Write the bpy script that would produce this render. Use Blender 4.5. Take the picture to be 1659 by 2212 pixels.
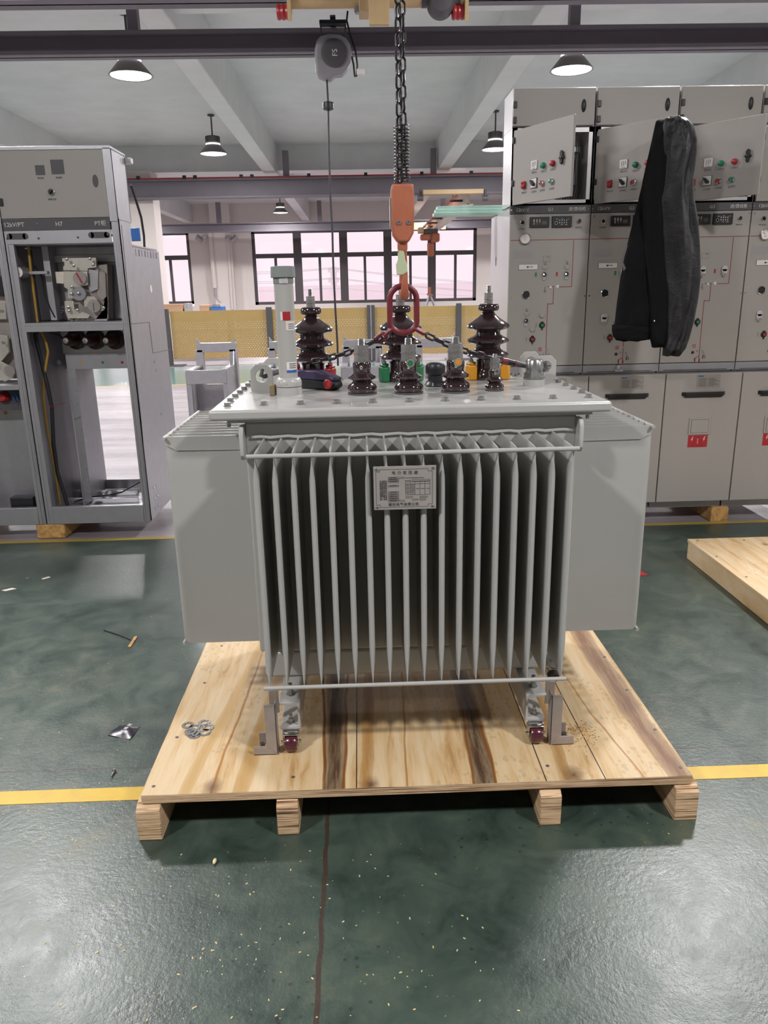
import bpy, bmesh, math, random
from mathutils import Vector, Matrix, noise
random.seed(7)
for o in list(bpy.data.objects): bpy.data.objects.remove(o)
SC = bpy.context.scene; COL = SC.collection
R = math.radians; PI = math.pi
# ---------------------------------------------------------------- camera
FPX = 1640.0; CX, CY, EYE = 829.5, 1106.0, 1.5
_Y = Vector((775-CX, -(628-CY), -FPX)).normalized()
_D = Vector((940-CX, -(6700-CY), -FPX)).normalized()
_Z = -_D; _Z = (_Z-_Y*_Y.dot(_Z)).normalized(); _X = _Y.cross(_Z)
ROT = Matrix((_X, _Y, _Z))                       # camera -> world
cd = bpy.data.cameras.new('camera'); cam = bpy.data.objects.new('camera', cd); COL.objects.link(cam)
cam.matrix_world = Matrix.Translation((0, 0, EYE)) @ ROT.to_4x4()
cd.sensor_fit = 'VERTICAL'; cd.sensor_height = 36.0; cd.sensor_width = 27.0
cd.lens = 36.0*FPX/2212.0; cd.clip_start = .05; cd.clip_end = 600
SC.camera = cam
# ---------------------------------------------------------------- world, view
SKY_STRENGTH = 1.22; LAMP_W = 235.0; EXPO = 0.0
w = bpy.data.worlds.new('world'); SC.world = w; w.use_nodes = True
bg = w.node_tree.nodes['Background']; bg.inputs[0].default_value = (.97, .82, .885, 1); bg.inputs[1].default_value = SKY_STRENGTH
vs = SC.view_settings
try:
    vs.view_transform = 'Standard'; vs.look = 'None'
except Exception: pass
vs.exposure = EXPO; vs.gamma = 1.0; vs.use_curve_mapping = False

def ray(x, y): return ROT @ Vector(((x-CX)/FPX, -(y-CY)/FPX, -1.0))
def at(x, y, Y):                                  # measured point in the plane at depth Y
    r = ray(x, y); t = Y/r.y; return Vector((r.x*t, Y, EYE+r.z*t))
def atz(x, y, z):
    r = ray(x, y); t = (z-EYE)/r.z; return Vector((r.x*t, r.y*t, z))
def atx(x, y, X):
    r = ray(x, y); t = X/r.x; return Vector((X, r.y*t, EYE+r.z*t))

# ---------------------------------------------------------------- materials
def lin(h):
    h = h.lstrip('#'); v = [int(h[i:i+2], 16)/255 for i in (0, 2, 4)]
    return tuple((c/12.92 if c <= .04045 else ((c+.055)/1.055)**2.4) for c in v)+(1,)
class NT:
    def __init__(s, name):
        s.m = bpy.data.materials.new(name); s.m.use_nodes = True; s.t = s.m.node_tree; s.n = s.t.nodes; s.l = s.t.links
        s.b = s.n['Principled BSDF']; s.out = s.n['Material Output']; s._c = None
    def co(s):
        if s._c is None: s._c = s.n.new('ShaderNodeNewGeometry').outputs['Position']
        return s._c
    def put(s, sock, v):
        if hasattr(v, 'default_value') or hasattr(v, 'links'): s.l.new(v, sock)
        else: sock.default_value = v
    def ma(s, op, a, b=0.0, clamp=False):
        n = s.n.new('ShaderNodeMath'); n.operation = op; n.use_clamp = clamp
        s.put(n.inputs[0], a); s.put(n.inputs[1], b); return n.outputs[0]
    def xyz(s, v=None):
        n = s.n.new('ShaderNodeSeparateXYZ'); s.l.new(v or s.co(), n.inputs[0]); return n.outputs
    def comb(s, x, y, z):
        n = s.n.new('ShaderNodeCombineXYZ')
        for i, q in enumerate((x, y, z)): s.put(n.inputs[i], q)
        return n.outputs[0]
    def map(s, sc=(1, 1, 1), rot=(0, 0, 0), loc=(0, 0, 0), v=None):
        n = s.n.new('ShaderNodeMapping'); s.l.new(v or s.co(), n.inputs[0])
        n.inputs['Scale'].default_value = sc; n.inputs['Rotation'].default_value = rot; n.inputs['Location'].default_value = loc
        return n.outputs[0]
    def noise(s, scale, det=4, rough=.6, v=None, dist=0):
        n = s.n.new('ShaderNodeTexNoise'); s.l.new(v or s.co(), n.inputs['Vector'])
        n.inputs['Scale'].default_value = scale; n.inputs['Detail'].default_value = det
        n.inputs['Roughness'].default_value = rough; n.inputs['Distortion'].default_value = dist
        return n.outputs['Fac']
    def vor(s, scale, v=None, feat='F1'):
        n = s.n.new('ShaderNodeTexVoronoi'); n.feature = feat; s.l.new(v or s.co(), n.inputs['Vector'])
        n.inputs['Scale'].default_value = scale; return n.outputs['Distance']
    def ramp(s, fac, stops):
        n = s.n.new('ShaderNodeValToRGB'); s.l.new(fac, n.inputs[0]); e = n.color_ramp.elements
        while len(e) < len(stops): e.new(.5)
        for q, (p, c) in zip(e, stops):
            q.position = p; q.color = lin(c) if isinstance(c, str) else (c, c, c, 1)
        return n.outputs[0]
    def mix(s, f, a, b):
        n = s.n.new('ShaderNodeMix'); n.data_type = 'RGBA'
        s.put(n.inputs[0], f)
        for i, q in ((6, a), (7, b)):
            if isinstance(q, str): q = lin(q)
            s.put(n.inputs[i], q)
        return n.outputs[2]
    def bump(s, h, st=.2, dist=.01):
        n = s.n.new('ShaderNodeBump'); n.inputs['Strength'].default_value = st; n.inputs['Distance'].default_value = dist
        s.l.new(h, n.inputs['Height']); s.l.new(n.outputs[0], s.b.inputs['Normal'])
    def set(s, k, v): s.put(s.b.inputs[k], v)
def mat(name, col, rough=.5, metal=0, var=.06, vs_=9, bump=0, bs=60, rv=.08, coat=0, spec=None):
    t = NT(name); c = lin(col)
    f = t.noise(vs_, 5)
    d = tuple(max(0, q*(1-var*2.2)) for q in c[:3])+(1,); l = tuple(min(1, q*(1+var*1.5)) for q in c[:3])+(1,)
    t.set('Base Color', t.mix(f, d, l)); t.set('Metallic', metal)
    r = t.ma('MULTIPLY_ADD', t.noise(vs_*3, 3), rv); t.n[-1].inputs[2].default_value = rough-rv/2
    rn = [n for n in t.n if n.type == 'MATH'][-1]; rn.inputs[2].default_value = max(.02, rough-rv/2)
    t.set('Roughness', r)
    if coat: t.set('Coat Weight', coat); t.set('Coat Roughness', .08)
    if spec is not None: t.set('Specular IOR Level', spec)
    if bump: t.bump(t.noise(bs, 4), bump, .004)
    return t.m
def emis(name, col, st):
    t = NT(name); t.set('Base Color', lin(col)); t.set('Emission Color', lin(col)); t.set('Emission Strength', st); return t.m
M = {}
M['paint'] = mat('grey_enamel', '#aaa9a6', .32, var=.03, vs_=3, bump=.03, bs=18, coat=.35)
M['steel'] = mat('galvanised_steel', '#aaa9ae', .42, .75, var=.07, vs_=14, bump=.02)
M['zinc'] = mat('zinc_bolts', '#a5a6a6', .28, .9, var=.08, vs_=60)
M['chrome'] = mat('chrome', '#d2d2d4', .15, 1, var=.03)
M['raw'] = mat('raw_steel', '#a39a95', .5, .4, var=.14, vs_=18)
M['cab'] = mat('cabinet_beige', '#9d9894', .42, var=.02, vs_=2)
M['cabwhite'] = mat('cabinet_side', '#c9c6c8', .3, .3, var=.02, vs_=2)
M['dark'] = mat('dark_strip', '#4d4a4e', .5, var=.05)
M['black'] = mat('black_plastic', '#1d1c20', .4, var=.08)
M['beam'] = mat('beam_steel', '#736d76', .55, var=.08, vs_=2)  # steel grey lightened: veiling lens flare is put into the colour
M['concrete'] = mat('painted_concrete', '#d6d8d8', .42, var=.09, vs_=1.2, bump=.12, bs=4, rv=.2)
M['wall'] = mat('cream_wall', '#d6cdc9', .6, var=.03, vs_=1.2)
M['orange'] = mat('orange_paint', '#b0664a', .5, var=.12, vs_=20)
M['redpaint'] = mat('red_paint', '#70222e', .4, var=.15, vs_=30)
M['chain'] = mat('chain_steel', '#4a474a', .3, .9, var=.15, vs_=80)
M['porcelain'] = mat('brown_glaze', '#2b1c1f', .1, var=.1, coat=1)
M['resin'] = mat('brown_resin', '#4a2a28', .3, var=.08)
M['wheel'] = mat('wheel_maroon', '#4a1624', .25, var=.1, coat=.6)
M['red'] = mat('red_plastic', '#a3262b', .35); M['green'] = mat('green_plastic', '#1f7a58', .35)
M['yellowp'] = mat('yellow_plastic', '#c98a1c', .4); M['greenp'] = mat('green_clamp', '#1d6b42', .4)
M['white'] = mat('white_plastic', '#d8d5d3', .4); M['blue'] = mat('blue_paint', '#2f5fa0', .45)
M['purple'] = mat('purple_shell', '#3c3152', .35)
M['yline'] = mat('yellow_floor_paint', '#c9a51c', .4, var=.13, vs_=12, bump=.1, bs=40)
M['yline2'] = mat('yellow_line_worn', '#a99146', .5, var=.12, vs_=6)
M['craneY'] = mat('crane_yellow', '#b79c74', .5, var=.06)
M['frame'] = mat('window_frame', '#4b4548', .45, var=.04)
M['reel'] = mat('reel_grey', '#8f8d93', .45); M['cream'] = mat('cream_label', '#d9cfc2', .5)
M['cardboard'] = mat('cardboard', '#a5836a', .8)
M['teal'] = mat('green_strip', '#b4d6cb', .35, var=.12, vs_=8)
M['latch'] = mat('latch_green', '#a8b390', .5)
M['rubber'] = mat('cable_black', '#1e1c20', .55); M['cabley'] = mat('cable_yellow', '#a8822f', .5)
M['ink'] = mat('ink', '#4b484a', .6); M['inkw'] = mat('ink_white', '#d4d2d4', .6)
M['redline'] = mat('red_line', '#8e2626', .5); M['labelred'] = mat('label_red', '#a81f2c', .45)
M['silver'] = mat('label_silver', '#a29d9a', .35, .5, var=.1, vs_=20)
M['plate'] = mat('name_plate', '#b1aaa6', .38, .35, var=.05, vs_=10)
M['lamp'] = emis('lamp_diffuser', '#f4f2ff', 5.0)
M['lamphousing'] = mat('lamp_housing', '#77706f', .4, .5)
M['gauge'] = mat('gauge_face', '#e8e0e0', .3); M['brown'] = mat('brown_tag', '#7a6a50', .6)
M['mech'] = mat('mechanism_plate', '#c2beb4', .38, .55, var=.06, vs_=30)
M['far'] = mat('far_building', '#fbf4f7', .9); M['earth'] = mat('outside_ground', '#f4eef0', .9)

def mk_floor():
    t = NT('floor'); x, y, z = t.xyz()
    big = t.noise(1.3, 6, .65); med = t.noise(7, 6, .7, dist=.6); fine = t.noise(60, 4, .7)
    g = t.ramp(t.ma('ADD', t.ma('MULTIPLY', big, .5), t.ma('MULTIPLY', med, .5)), [(.36, '#232e28'), (.47, '#35433c'), (.56, '#424e44'), (.66, '#5a5c4b')])
    # scattered pale specks and dark pits
    sp = t.ma('LESS_THAN', t.vor(38), .055); sp = t.ma('MULTIPLY', sp, t.ma('GREATER_THAN', t.noise(2.2, 3), .5))
    g = t.mix(t.ma('MULTIPLY', sp, .8), g, '#b7ae90')
    pit = t.ma('MULTIPLY', t.ma('LESS_THAN', t.vor(27, t.map((1, 1, 1), (0, 0, 0), (3, 7, 0))), .13), t.ma('GREATER_THAN', t.noise(1.7, 3, v=t.map((1, 1, 1), (0, 0, 0), (9, 2, 0))), .46))
    g = t.mix(t.ma('MULTIPLY', pit, .6), g, '#1d201e')
    scr = 0 and t.ma('LESS_THAN', t.ma('ABSOLUTE', t.ma('SUBTRACT', t.noise(9, 2, .5, v=t.map((1, .25, 1), (0, 0, .6)), dist=1.5), .5)), .0035)
    # expansion joints
    wob = t.ma('MULTIPLY', t.ma('SUBTRACT', t.noise(14, 4, .7), .5), .018)
    jx = t.ma('LESS_THAN', t.ma('ABSOLUTE', t.ma('ADD', t.ma('ADD', x, .134), wob)), .006)
    jy = t.ma('LESS_THAN', t.ma('ABSOLUTE', t.ma('ADD', t.ma('SUBTRACT', y, 2.2), wob)), .003)
    j = t.ma('MAXIMUM', jx, jy); g = t.mix(t.ma('MULTIPLY', j, .9), g, '#3b2d25')
    # bare concrete beyond the yellow line
    cn = t.noise(1.2, 6, .65, v=t.map((.35, 2.2, 1)))
    c = t.ramp(cn, [(.3, '#6d666b'), (.5, '#8d868a'), (.7, '#a39c9c')])
    aisle = t.ma('MULTIPLY', t.ma('GREATER_THAN', y, 13.3), t.ma('LESS_THAN', y, 16.6))
    isc = t.ma('MULTIPLY', t.ma('GREATER_THAN', y, 4.66), t.ma('SUBTRACT', 1, aisle))
    g = t.mix(aisle, g, '#6f8f88')
    t.set('Base Color', t.mix(isc, g, c))
    ro = t.ma('ADD', t.ma('MULTIPLY', med, .28), .2); ro = t.ma('ADD', ro, t.ma('MULTIPLY', isc, .04))
    t.set('Roughness', t.ma('MULTIPLY', ro, t.ma('SUBTRACT', 1, t.ma('MULTIPLY', aisle, .75))))
    t.set('Specular IOR Level', .55)
    t.bump(t.ma('ADD', t.ma('MULTIPLY', fine, .6), t.ma('MULTIPLY', med, .4)), .22, .008)
    return t.m
M['floor'] = mk_floor()

def mk_deck(name, streaks, seams, knots, base='#cdb48a'):
    """plywood with the grain along Y; streaks (x, slope, halfwidth, colour)"""
    t = NT(name); x, y, z = t.xyz()
    wv = t.ma('MULTIPLY', t.ma('SUBTRACT', t.noise(2.2, 3, .5, v=t.map((1, .6, 1))), .5), .09)
    xw = t.ma('ADD', x, wv)
    grain = t.noise(5, 6, .65, v=t.map((5.5, .55, 1)), dist=.5); fine = t.noise(40, 4, .7, v=t.map((3, .12, 1)))
    blotch = t.noise(3.2, 4, .6, v=t.map((1.5, .7, 1)))
    b = t.ramp(grain, [(.3, '#a8814f'), (.42, '#c7a87c'), (.55, '#d2bb97'), (.72, '#d8c7aa')])
    b = t.mix(t.ma('MULTIPLY', t.ma('SUBTRACT', blotch, .35), 1.1, True), b, base)
    b = t.mix(t.ma('MULTIPLY', fine, .25), b, '#9d7a4c')
    # dirty boot prints
    fp = t.ma('MULTIPLY', t.ma('GREATER_THAN', t.noise(2.6, 2, .5, v=t.map((1, 1, 1), (0, 0, 0), (4.1, 1.7, 0))), .56), t.ma('LESS_THAN', t.vor(55, t.map((1, .6, 1))), .33))
    b = t.mix(t.ma('MULTIPLY', fp, .2), b, '#6d5a40')
    for (sx, sl, hw, col) in streaks:
        d = t.ma('ABSOLUTE', t.ma('SUBTRACT', xw, t.ma('ADD', sx, t.ma('MULTIPLY', t.ma('SUBTRACT', y, 1.85), sl))))
        f = t.ma('SUBTRACT', 1, t.ma('DIVIDE', d, hw), True); f = t.ma('POWER', f, .32)
        f = t.ma('MULTIPLY', f, t.ma('ADD', .25, t.ma('MULTIPLY', t.noise(9, 5, .7, v=t.map((8, .6, 1))), 1.5)), True)
        b = t.mix(f, b, col)
    for (kx, ky, r) in knots:
        dx = t.ma('DIVIDE', t.ma('SUBTRACT', x, kx), r); dy = t.ma('DIVIDE', t.ma('SUBTRACT', y, ky), r*1.5)
        d = t.ma('SQRT', t.ma('ADD', t.ma('MULTIPLY', dx, dx), t.ma('MULTIPLY', dy, dy)))
        d = t.ma('ADD', d, t.ma('MULTIPLY', t.ma('SUBTRACT', t.noise(22, 3), .5), .8))
        b = t.mix(t.ma('MULTIPLY', t.ma('SUBTRACT', 1.05, d, True), 1.0, True), b, '#6b4c34')
    for (sx, sl) in seams:
        d = t.ma('ABSOLUTE', t.ma('SUBTRACT', x, t.ma('ADD', sx, t.ma('MULTIPLY', t.ma('SUBTRACT', y, 1.85), sl))))
        b = t.mix(t.ma('LESS_THAN', d, .0016), b, '#2c2118')
    t.set('Base Color', b); t.set('Roughness', .52); t.set('Specular IOR Level', .35); t.bump(fine, .15, .004)
    return t.m
M['deck'] = mk_deck('plywood_deck', [(-.115, -.02, .034, '#4c3829'), (-.145, -.04, .006, '#6d4015'), (-.085, .0, .006, '#7a4a1c'), (.318, .02, .036, '#4c3829'), (.352, -.01, .006, '#7a4a1c'), (.285, .05, .005, '#7a4a1c'), (-.44, .03, .005, '#a06c30'), (.10, .03, .004, '#a37a44'), (.78, -.09, .004, '#a87c4a'), (.895, -.03, .04, '#7d5d47'), (-.36, .05, .022, '#b08c54'), (-.02, .03, .02, '#a37a44'), (.57, .05, .02, '#a07c4c'), (-.52, .1, .02, '#b89660')],
                    [(-.045, 0), (.671, -.012), (.50, 0)], [(-.46, 1.885, .035), (-.005, 1.87, .03), (.585, 1.88, .035)])
M['deck2'] = mk_deck('pale_plywood', [(2.2, .1, .03, '#b99467')], [], [(2.2, 3.9, .02)], '#dcc09a')
def mk_edge(name, sc):
    t = NT(name); x, y, z = t.xyz()
    n = t.noise(1, 3, .7, v=t.comb(t.ma('MULTIPLY', x, 3), t.ma('MULTIPLY', y, 3), t.ma('MULTIPLY', z, sc)))
    c = t.ramp(n, [(.36, '#2f2018'), (.41, '#8d6846'), (.47, '#c9a882'), (.56, '#dcc09e'), (.6, '#7d5a3a'), (.66, '#cfae88')])
    t.set('Base Color', c); t.set('Roughness', .75); t.bump(n, .3, .004); return t.m
M['plyedge'] = mk_edge('plywood_edge', 420); M['plyblock'] = mk_edge('laminated_block', 330)
def mk_block():
    t = NT('timber'); n = t.noise(18, 5, .6, dist=1.2)
    t.set('Base Color', t.ramp(n, [(.35, '#8f6a3c'), (.6, '#bf965c')])); t.set('Roughness', .7); return t.m
M['timber'] = mk_block()
def mk_perf():
    t = NT('perforated_yellow'); x, y, z = t.xyz()
    row = t.ma('FLOOR', t.ma('DIVIDE', z, .042)); odd = t.ma('MULTIPLY', t.ma('MODULO', row, 2), .5)
    u = t.ma('SUBTRACT', t.ma('FRACT', t.ma('ADD', t.ma('DIVIDE', x, .06), odd)), .5)
    v = t.ma('SUBTRACT', t.ma('FRACT', t.ma('DIVIDE', z, .042)), .5)
    u = t.ma('MULTIPLY', u, .06); v = t.ma('MULTIPLY', v, .042)
    h = t.ma('LESS_THAN', t.ma('SQRT', t.ma('ADD', t.ma('MULTIPLY', u, u), t.ma('MULTIPLY', v, v))), .0095)
    ins = t.ma('MULTIPLY', t.ma('GREATER_THAN', z, .09), t.ma('LESS_THAN', z, .93))
    h = t.ma('MULTIPLY', h, ins)
    t.set('Base Color', t.mix(t.noise(4, 4), '#ad8c52', '#bd9a62')); t.set('Roughness', .45)
    tr = t.n.new('ShaderNodeBsdfTransparent'); mx = t.n.new('ShaderNodeMixShader')
    t.l.new(h, mx.inputs[0]); t.l.new(t.b.outputs[0], mx.inputs[1]); t.l.new(tr.outputs[0], mx.inputs[2]); t.l.new(mx.outputs[0], t.out.inputs[0])
    return t.m
M['perf'] = mk_perf()
def mk_glass(name, col, gl=.08):
    t = NT(name); tr = t.n.new('ShaderNodeBsdfTransparent'); tr.inputs[0].default_value = lin(col)
    g = t.n.new('ShaderNodeBsdfGlossy'); g.inputs['Roughness'].default_value = .05
    mx = t.n.new('ShaderNodeMixShader'); mx.inputs[0].default_value = gl
    t.l.new(tr.outputs[0], mx.inputs[1]); t.l.new(g.outputs[0], mx.inputs[2]); t.l.new(mx.outputs[0], t.out.inputs[0]); return t.m
M['glass'] = mk_glass('window_glass', '#fdfbfc', .05)
def mk_cloth():
    t = NT('black_nylon'); t.set('Base Color', t.mix(t.noise(6, 4), '#111014', '#1b1a1e')); t.set('Roughness', .5)
    t.set('Specular IOR Level', .45); t.bump(t.noise(22, 4, .6, dist=.8), .35, .012); return t.m
M['cloth'] = mk_cloth()
M['clothmatte'] = mat('black_fleece', '#131215', .85, var=.15, vs_=30, bump=.2, bs=120, spec=.15)

# ---------------------------------------------------------------- geometry helpers
class MB:
    def __init__(s): s.b = bmesh.new()
    def box(s, a, b, mtx=None):
        a = Vector(a); b = Vector(b); r = bmesh.ops.create_cube(s.b, size=1)
        c = (a+b)/2; d = b-a
        for v in r['verts']:
            v.co = Vector((c.x+v.co.x*d.x, c.y+v.co.y*d.y, c.z+v.co.z*d.z))
            if mtx: v.co = mtx @ v.co
        return s
    def cyl(s, p0, p1, r0, r1=None, n=16, caps=True):
        p0 = Vector(p0); p1 = Vector(p1); r1 = r0 if r1 is None else r1
        d = p1-p0; q = d.to_track_quat('Z', 'Y')
        ra, rb = [], []
        for i in range(n):
            a = 2*PI*i/n; e = Vector((math.cos(a), math.sin(a), 0))
            ra.append(s.b.verts.new(p0+q@(e*r0))); rb.append(s.b.verts.new(p1+q@(e*r1)))
        for i in range(n): s.b.faces.new((ra[i], ra[(i+1) % n], rb[(i+1) % n], rb[i]))
        if caps: s.b.faces.new(ra[::-1]); s.b.faces.new(rb)
        return s
    def lathe(s, prof, c, axis=(0, 0, 1), n=28, caps=True):
        c = Vector(c); q = Vector(axis).to_track_quat('Z', 'Y'); rings = []
        for r, h in prof:
            if r < 1e-5: rings.append([s.b.verts.new(c+q@Vector((0, 0, h)))])
            else: rings.append([s.b.verts.new(c+q@Vector((r*math.cos(2*PI*i/n), r*math.sin(2*PI*i/n), h))) for i in range(n)])
        for A, B in zip(rings, rings[1:]):
            for i in range(n):
                j = (i+1) % n
                if len(A) == 1 and len(B) == 1: continue
                if len(A) == 1: s.b.faces.new((A[0], B[j], B[i]))
                elif len(B) == 1: s.b.faces.new((A[i], A[j], B[0]))
                else: s.b.faces.new((A[i], A[j], B[j], B[i]))
        if caps and len(rings[0]) > 1: s.b.faces.new(rings[0][::-1])
        if caps and len(rings[-1]) > 1: s.b.faces.new(rings[-1])
        return s
    def tube(s, pts, r, n=8, closed=False):
        pts = [Vector(p) for p in pts]; m = len(pts); rings = []
        rs = r if isinstance(r, (list, tuple)) else [r]*m
        up = None
        for i, p in enumerate(pts):
            if closed: d = pts[(i+1) % m]-pts[i-1]
            else: d = pts[min(i+1, m-1)]-pts[max(i-1, 0)]
            d.normalize()
            if up is None:
                up = Vector((0, 0, 1)) if abs(d.z) < .9 else Vector((0, 1, 0))
            u = (up-d*up.dot(d))
            if u.length < 1e-4: u = Vector((1, 0, 0))-d*d.x
            u.normalize(); v = d.cross(u); up = u
            rings.append([s.b.verts.new(p+(u*math.cos(2*PI*k/n)+v*math.sin(2*PI*k/n))*rs[i]) for k in range(n)])
        rr = rings+[rings[0]] if closed else rings
        for A, B in zip(rr, rr[1:]):
            for k in range(n): s.b.faces.new((A[k], A[(k+1) % n], B[(k+1) % n], B[k]))
        if not closed: s.b.faces.new(rings[0][::-1]); s.b.faces.new(rings[-1])
        return s
    def prism(s, pts, d):
        d = Vector(d); A = [s.b.verts.new(Vector(p)) for p in pts]; B = [s.b.verts.new(Vector(p)+d) for p in pts]; n = len(A)
        s.b.faces.new(A[::-1]); s.b.faces.new(B)
        for i in range(n): s.b.faces.new((A[i], A[(i+1) % n], B[(i+1) % n], B[i]))
        return s
    def hexa(s, c, r, h, axis=(0, 0, 1)):
        c = Vector(c); a = Vector(axis); return s.cyl(c, c+a*h, r, n=6)
    def build(s, name, m, parent=None, bevel=0, smooth=True, seg=2, xf=None):
        bmesh.ops.recalc_face_normals(s.b, faces=s.b.faces[:])
        if xf:
            for v in s.b.verts: v.co = xf @ v.co
        if parent is None:
            xs = [v.co for v in s.b.verts]
            o0 = Vector(((min(v.x for v in xs)+max(v.x for v in xs))/2, (min(v.y for v in xs)+max(v.y for v in xs))/2, min(v.z for v in xs)))
        else: o0 = Vector(parent['_w'])
        for v in s.b.verts: v.co -= o0
        me = bpy.data.meshes.new(name); s.b.to_mesh(me); s.b.free()
        o = bpy.data.objects.new(name, me); COL.objects.link(o)
        me.materials.append(M[m] if isinstance(m, str) else m)
        if smooth:
            for p in me.polygons: p.use_smooth = True
            md = me.attributes.get('sharp_edge')
            bm = bmesh.new(); bm.from_mesh(me)
            for e in bm.edges: e.smooth = len(e.link_faces) == 2 and e.calc_face_angle(0) < R(38)
            bm.to_mesh(me); bm.free()
        if parent is None: o.location = o0; o['_w'] = tuple(o0)
        else: o.parent = parent; o['_w'] = tuple(o0)
        if bevel:
            b = o.modifiers.new('bevel', 'BEVEL'); b.width = bevel; b.segments = seg; b.limit_method = 'ANGLE'; b.angle_limit = R(40)
            b.harden_normals = False
        return o
def fix_origins_shader():
    pass
def thing(name, label, cat, loc=(0, 0, 0), group=None):
    o = bpy.data.objects.new(name, None); COL.objects.link(o); o.location = loc; o['_w'] = tuple(loc); o.empty_display_size = .05
    return tag(o, label, cat, group)
def tag(o, label, cat, group=None):
    o['label'] = label; o['category'] = cat
    if group: o['group'] = group
    return o
def struct(o): o['kind'] = 'structure'; return o
def box(name, a, b, m, parent=None, bevel=0, **k): return MB().box(a, b).build(name, m, parent, bevel, **k)
def text(name, s, size, m, parent, xf, depth=.0006, spacing=1.0, bold=0):
    cu = bpy.data.curves.new(name, 'FONT'); cu.body = s; cu.size = size; cu.extrude = depth; cu.align_x = 'CENTER'; cu.align_y = 'CENTER'
    cu.space_character = spacing; cu.offset = bold; cu.resolution_u = 2
    to = bpy.data.objects.new('tmp', cu); COL.objects.link(to)
    dg = bpy.context.evaluated_depsgraph_get(); me = bpy.data.meshes.new_from_object(to.evaluated_get(dg))
    bpy.data.objects.remove(to)
    me.transform(xf)
    o0 = Vector(parent['_w']); me.transform(Matrix.Translation(-o0)); me.name = name
    o = bpy.data.objects.new(name, me); COL.objects.link(o); o.parent = parent; o['_w'] = tuple(o0)
    me.materials.clear(); me.materials.append(M[m]); return o
def facing(p): # XY text plane -> XZ plane facing -Y at p
    return Matrix.Translation(p) @ Matrix.Rotation(R(90), 4, 'X')
def dup(root, d, label=None, group=None):
    r = root.copy(); COL.objects.link(r); r.location = Vector(root.location)+Vector(d)
    if label: r['label'] = label
    if group: r['group'] = group
    for ch in list(root.children):
        c = ch.copy(); COL.objects.link(c); c.parent = r
        for g in list(ch.children):
            q = g.copy(); COL.objects.link(q); q.parent = c
    return r

# ================================================================ SETTING
CEIL = 5.05; WY = 34.0; XL, XR, YB = -14.0, 14.0, -7.0
fl = MB().box((XL, YB, -.1), (XR, WY+.3, 0)).build('floor', 'floor', smooth=False); 
fl.location = (0, 0, 0)
for v in fl.data.vertices: v.co += Vector(fl['_w'])
struct(fl)
cl = struct(box('ceiling', (XL, YB, CEIL), (XR, WY+.3, CEIL+.2), 'concrete', smooth=False))
BX = [-11.75, -7.0, -2.12, 2.2, 6.6, 11.2]
zb = 1.5+1.39*2.05
for i, x in enumerate(BX):                       # concrete beams running away from the camera
    struct(box('trim_%d' % (i+1), (x-.16, YB, zb), (x+.16, WY, CEIL+.01), 'concrete', bevel=.015))
struct(box('trim_7', (XL, 9.3, 4.5), (XR, 9.75, CEIL+.01), 'concrete'))
struct(box('trim_8', (XL, 20.9, 4.45), (XR, 21.4, CEIL+.01), 'concrete'))
struct(box('wall_left', (XL-.2, YB, 0), (XL, WY+.3, CEIL), 'wall'))
struct(box('wall_right', (XR, YB, 0), (XR+.2, WY+.3, CEIL), 'wall'))
struct(box('wall_front', (XL, YB-.2, 0), (XR, YB, CEIL), 'wall'))
# back wall with window openings
def W(x, y): return at(x, y, WY)
w1 = (-13.0, W(415, 600).x, W(400, 657).z, 3.98); w2 = (W(548, 600).x, W(1029, 600).x, W(790, 654).z, 3.98)
w3 = (w2[1]+2.4, 13.3, w2[2], 3.98)
mb = MB(); z0 = w2[2]
mb.box((XL, WY, 0), (XR, WY+.3, z0)); mb.box((XL, WY, 3.98), (XR, WY+.3, CEIL))
for a, b in ((XL, w1[0]), (w1[1], w2[0]), (w2[1], w3[0]), (w3[1], XR)): mb.box((a, WY, z0), (b, WY+.3, 3.98))
struct(mb.build('wall_back', 'wall', smooth=False))
def window(i, x0, x1, z0, z1, muls, subs, zt):
    r = bpy.data.objects.new('window_%d' % i, None); COL.objects.link(r); r.location = ((x0+x1)/2, WY+.1, z0); r['_w'] = tuple(r.location); struct(r)
    f = MB(); y0, y1 = WY+.08, WY+.16
    f.box((x0, y0, z0), (x1, y1, z0+.12)); f.box((x0, y0, z1-.1), (x1, y1, z1)); f.box((x0, y0, z0), (x0+.13, y1, z1)); f.box((x1-.13, y0, z0), (x1, y1, z1))
    for m in muls: f.box((m-.17, y0-.03, z0), (m+.17, y1, z1))
    for m in subs: f.box((m-.055, y0-.01, z0), (m+.055, y1-.01, zt))
    f.box((x0, y0-.02, zt-.09), (x1, y1, zt+.09))
    f.build('window_frame', 'frame', r)
    box('pane', (x0, y0+.035, z0), (x1, y0+.045, z1), 'glass', r, smooth=False)
zt = W(790, 549).z
window(1, *w1, [W(415, 600).x-2.1, W(415, 600).x-4.2], [W(370, 600).x, W(370, 600).x-2.1], zt)
window(2, *w2, [W(644, 580).x, W(743, 580).x, W(838, 580).x, W(933, 580).x], [W(x, 600).x for x in (597, 692, 789, 887, 984)], zt)
window(3, *w3, [w3[0]+2.1, w3[0]+4.2], [w3[0]+1.05, w3[0]+3.1], zt)
# painted floor lines
struct(box('trim_9', (XL, 2.03, 0), (XR, 2.095, .0015), 'yline', smooth=False))
struct(box('trim_10', (XL, 4.655, 0), (XR, 4.70, .0015), 'yline2', smooth=False))
struct(box('trim_11', (XL, 13.25, 0), (XR, 13.36, .0015), 'yline2', smooth=False))
# column carrying the far runway beam
struct(box('trim_12', (at(282, 500, 20.6).x, 20.6, 0), (at(330, 500, 20.3).x, 21.3, 4.46), 'wall', bevel=.02))
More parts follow.
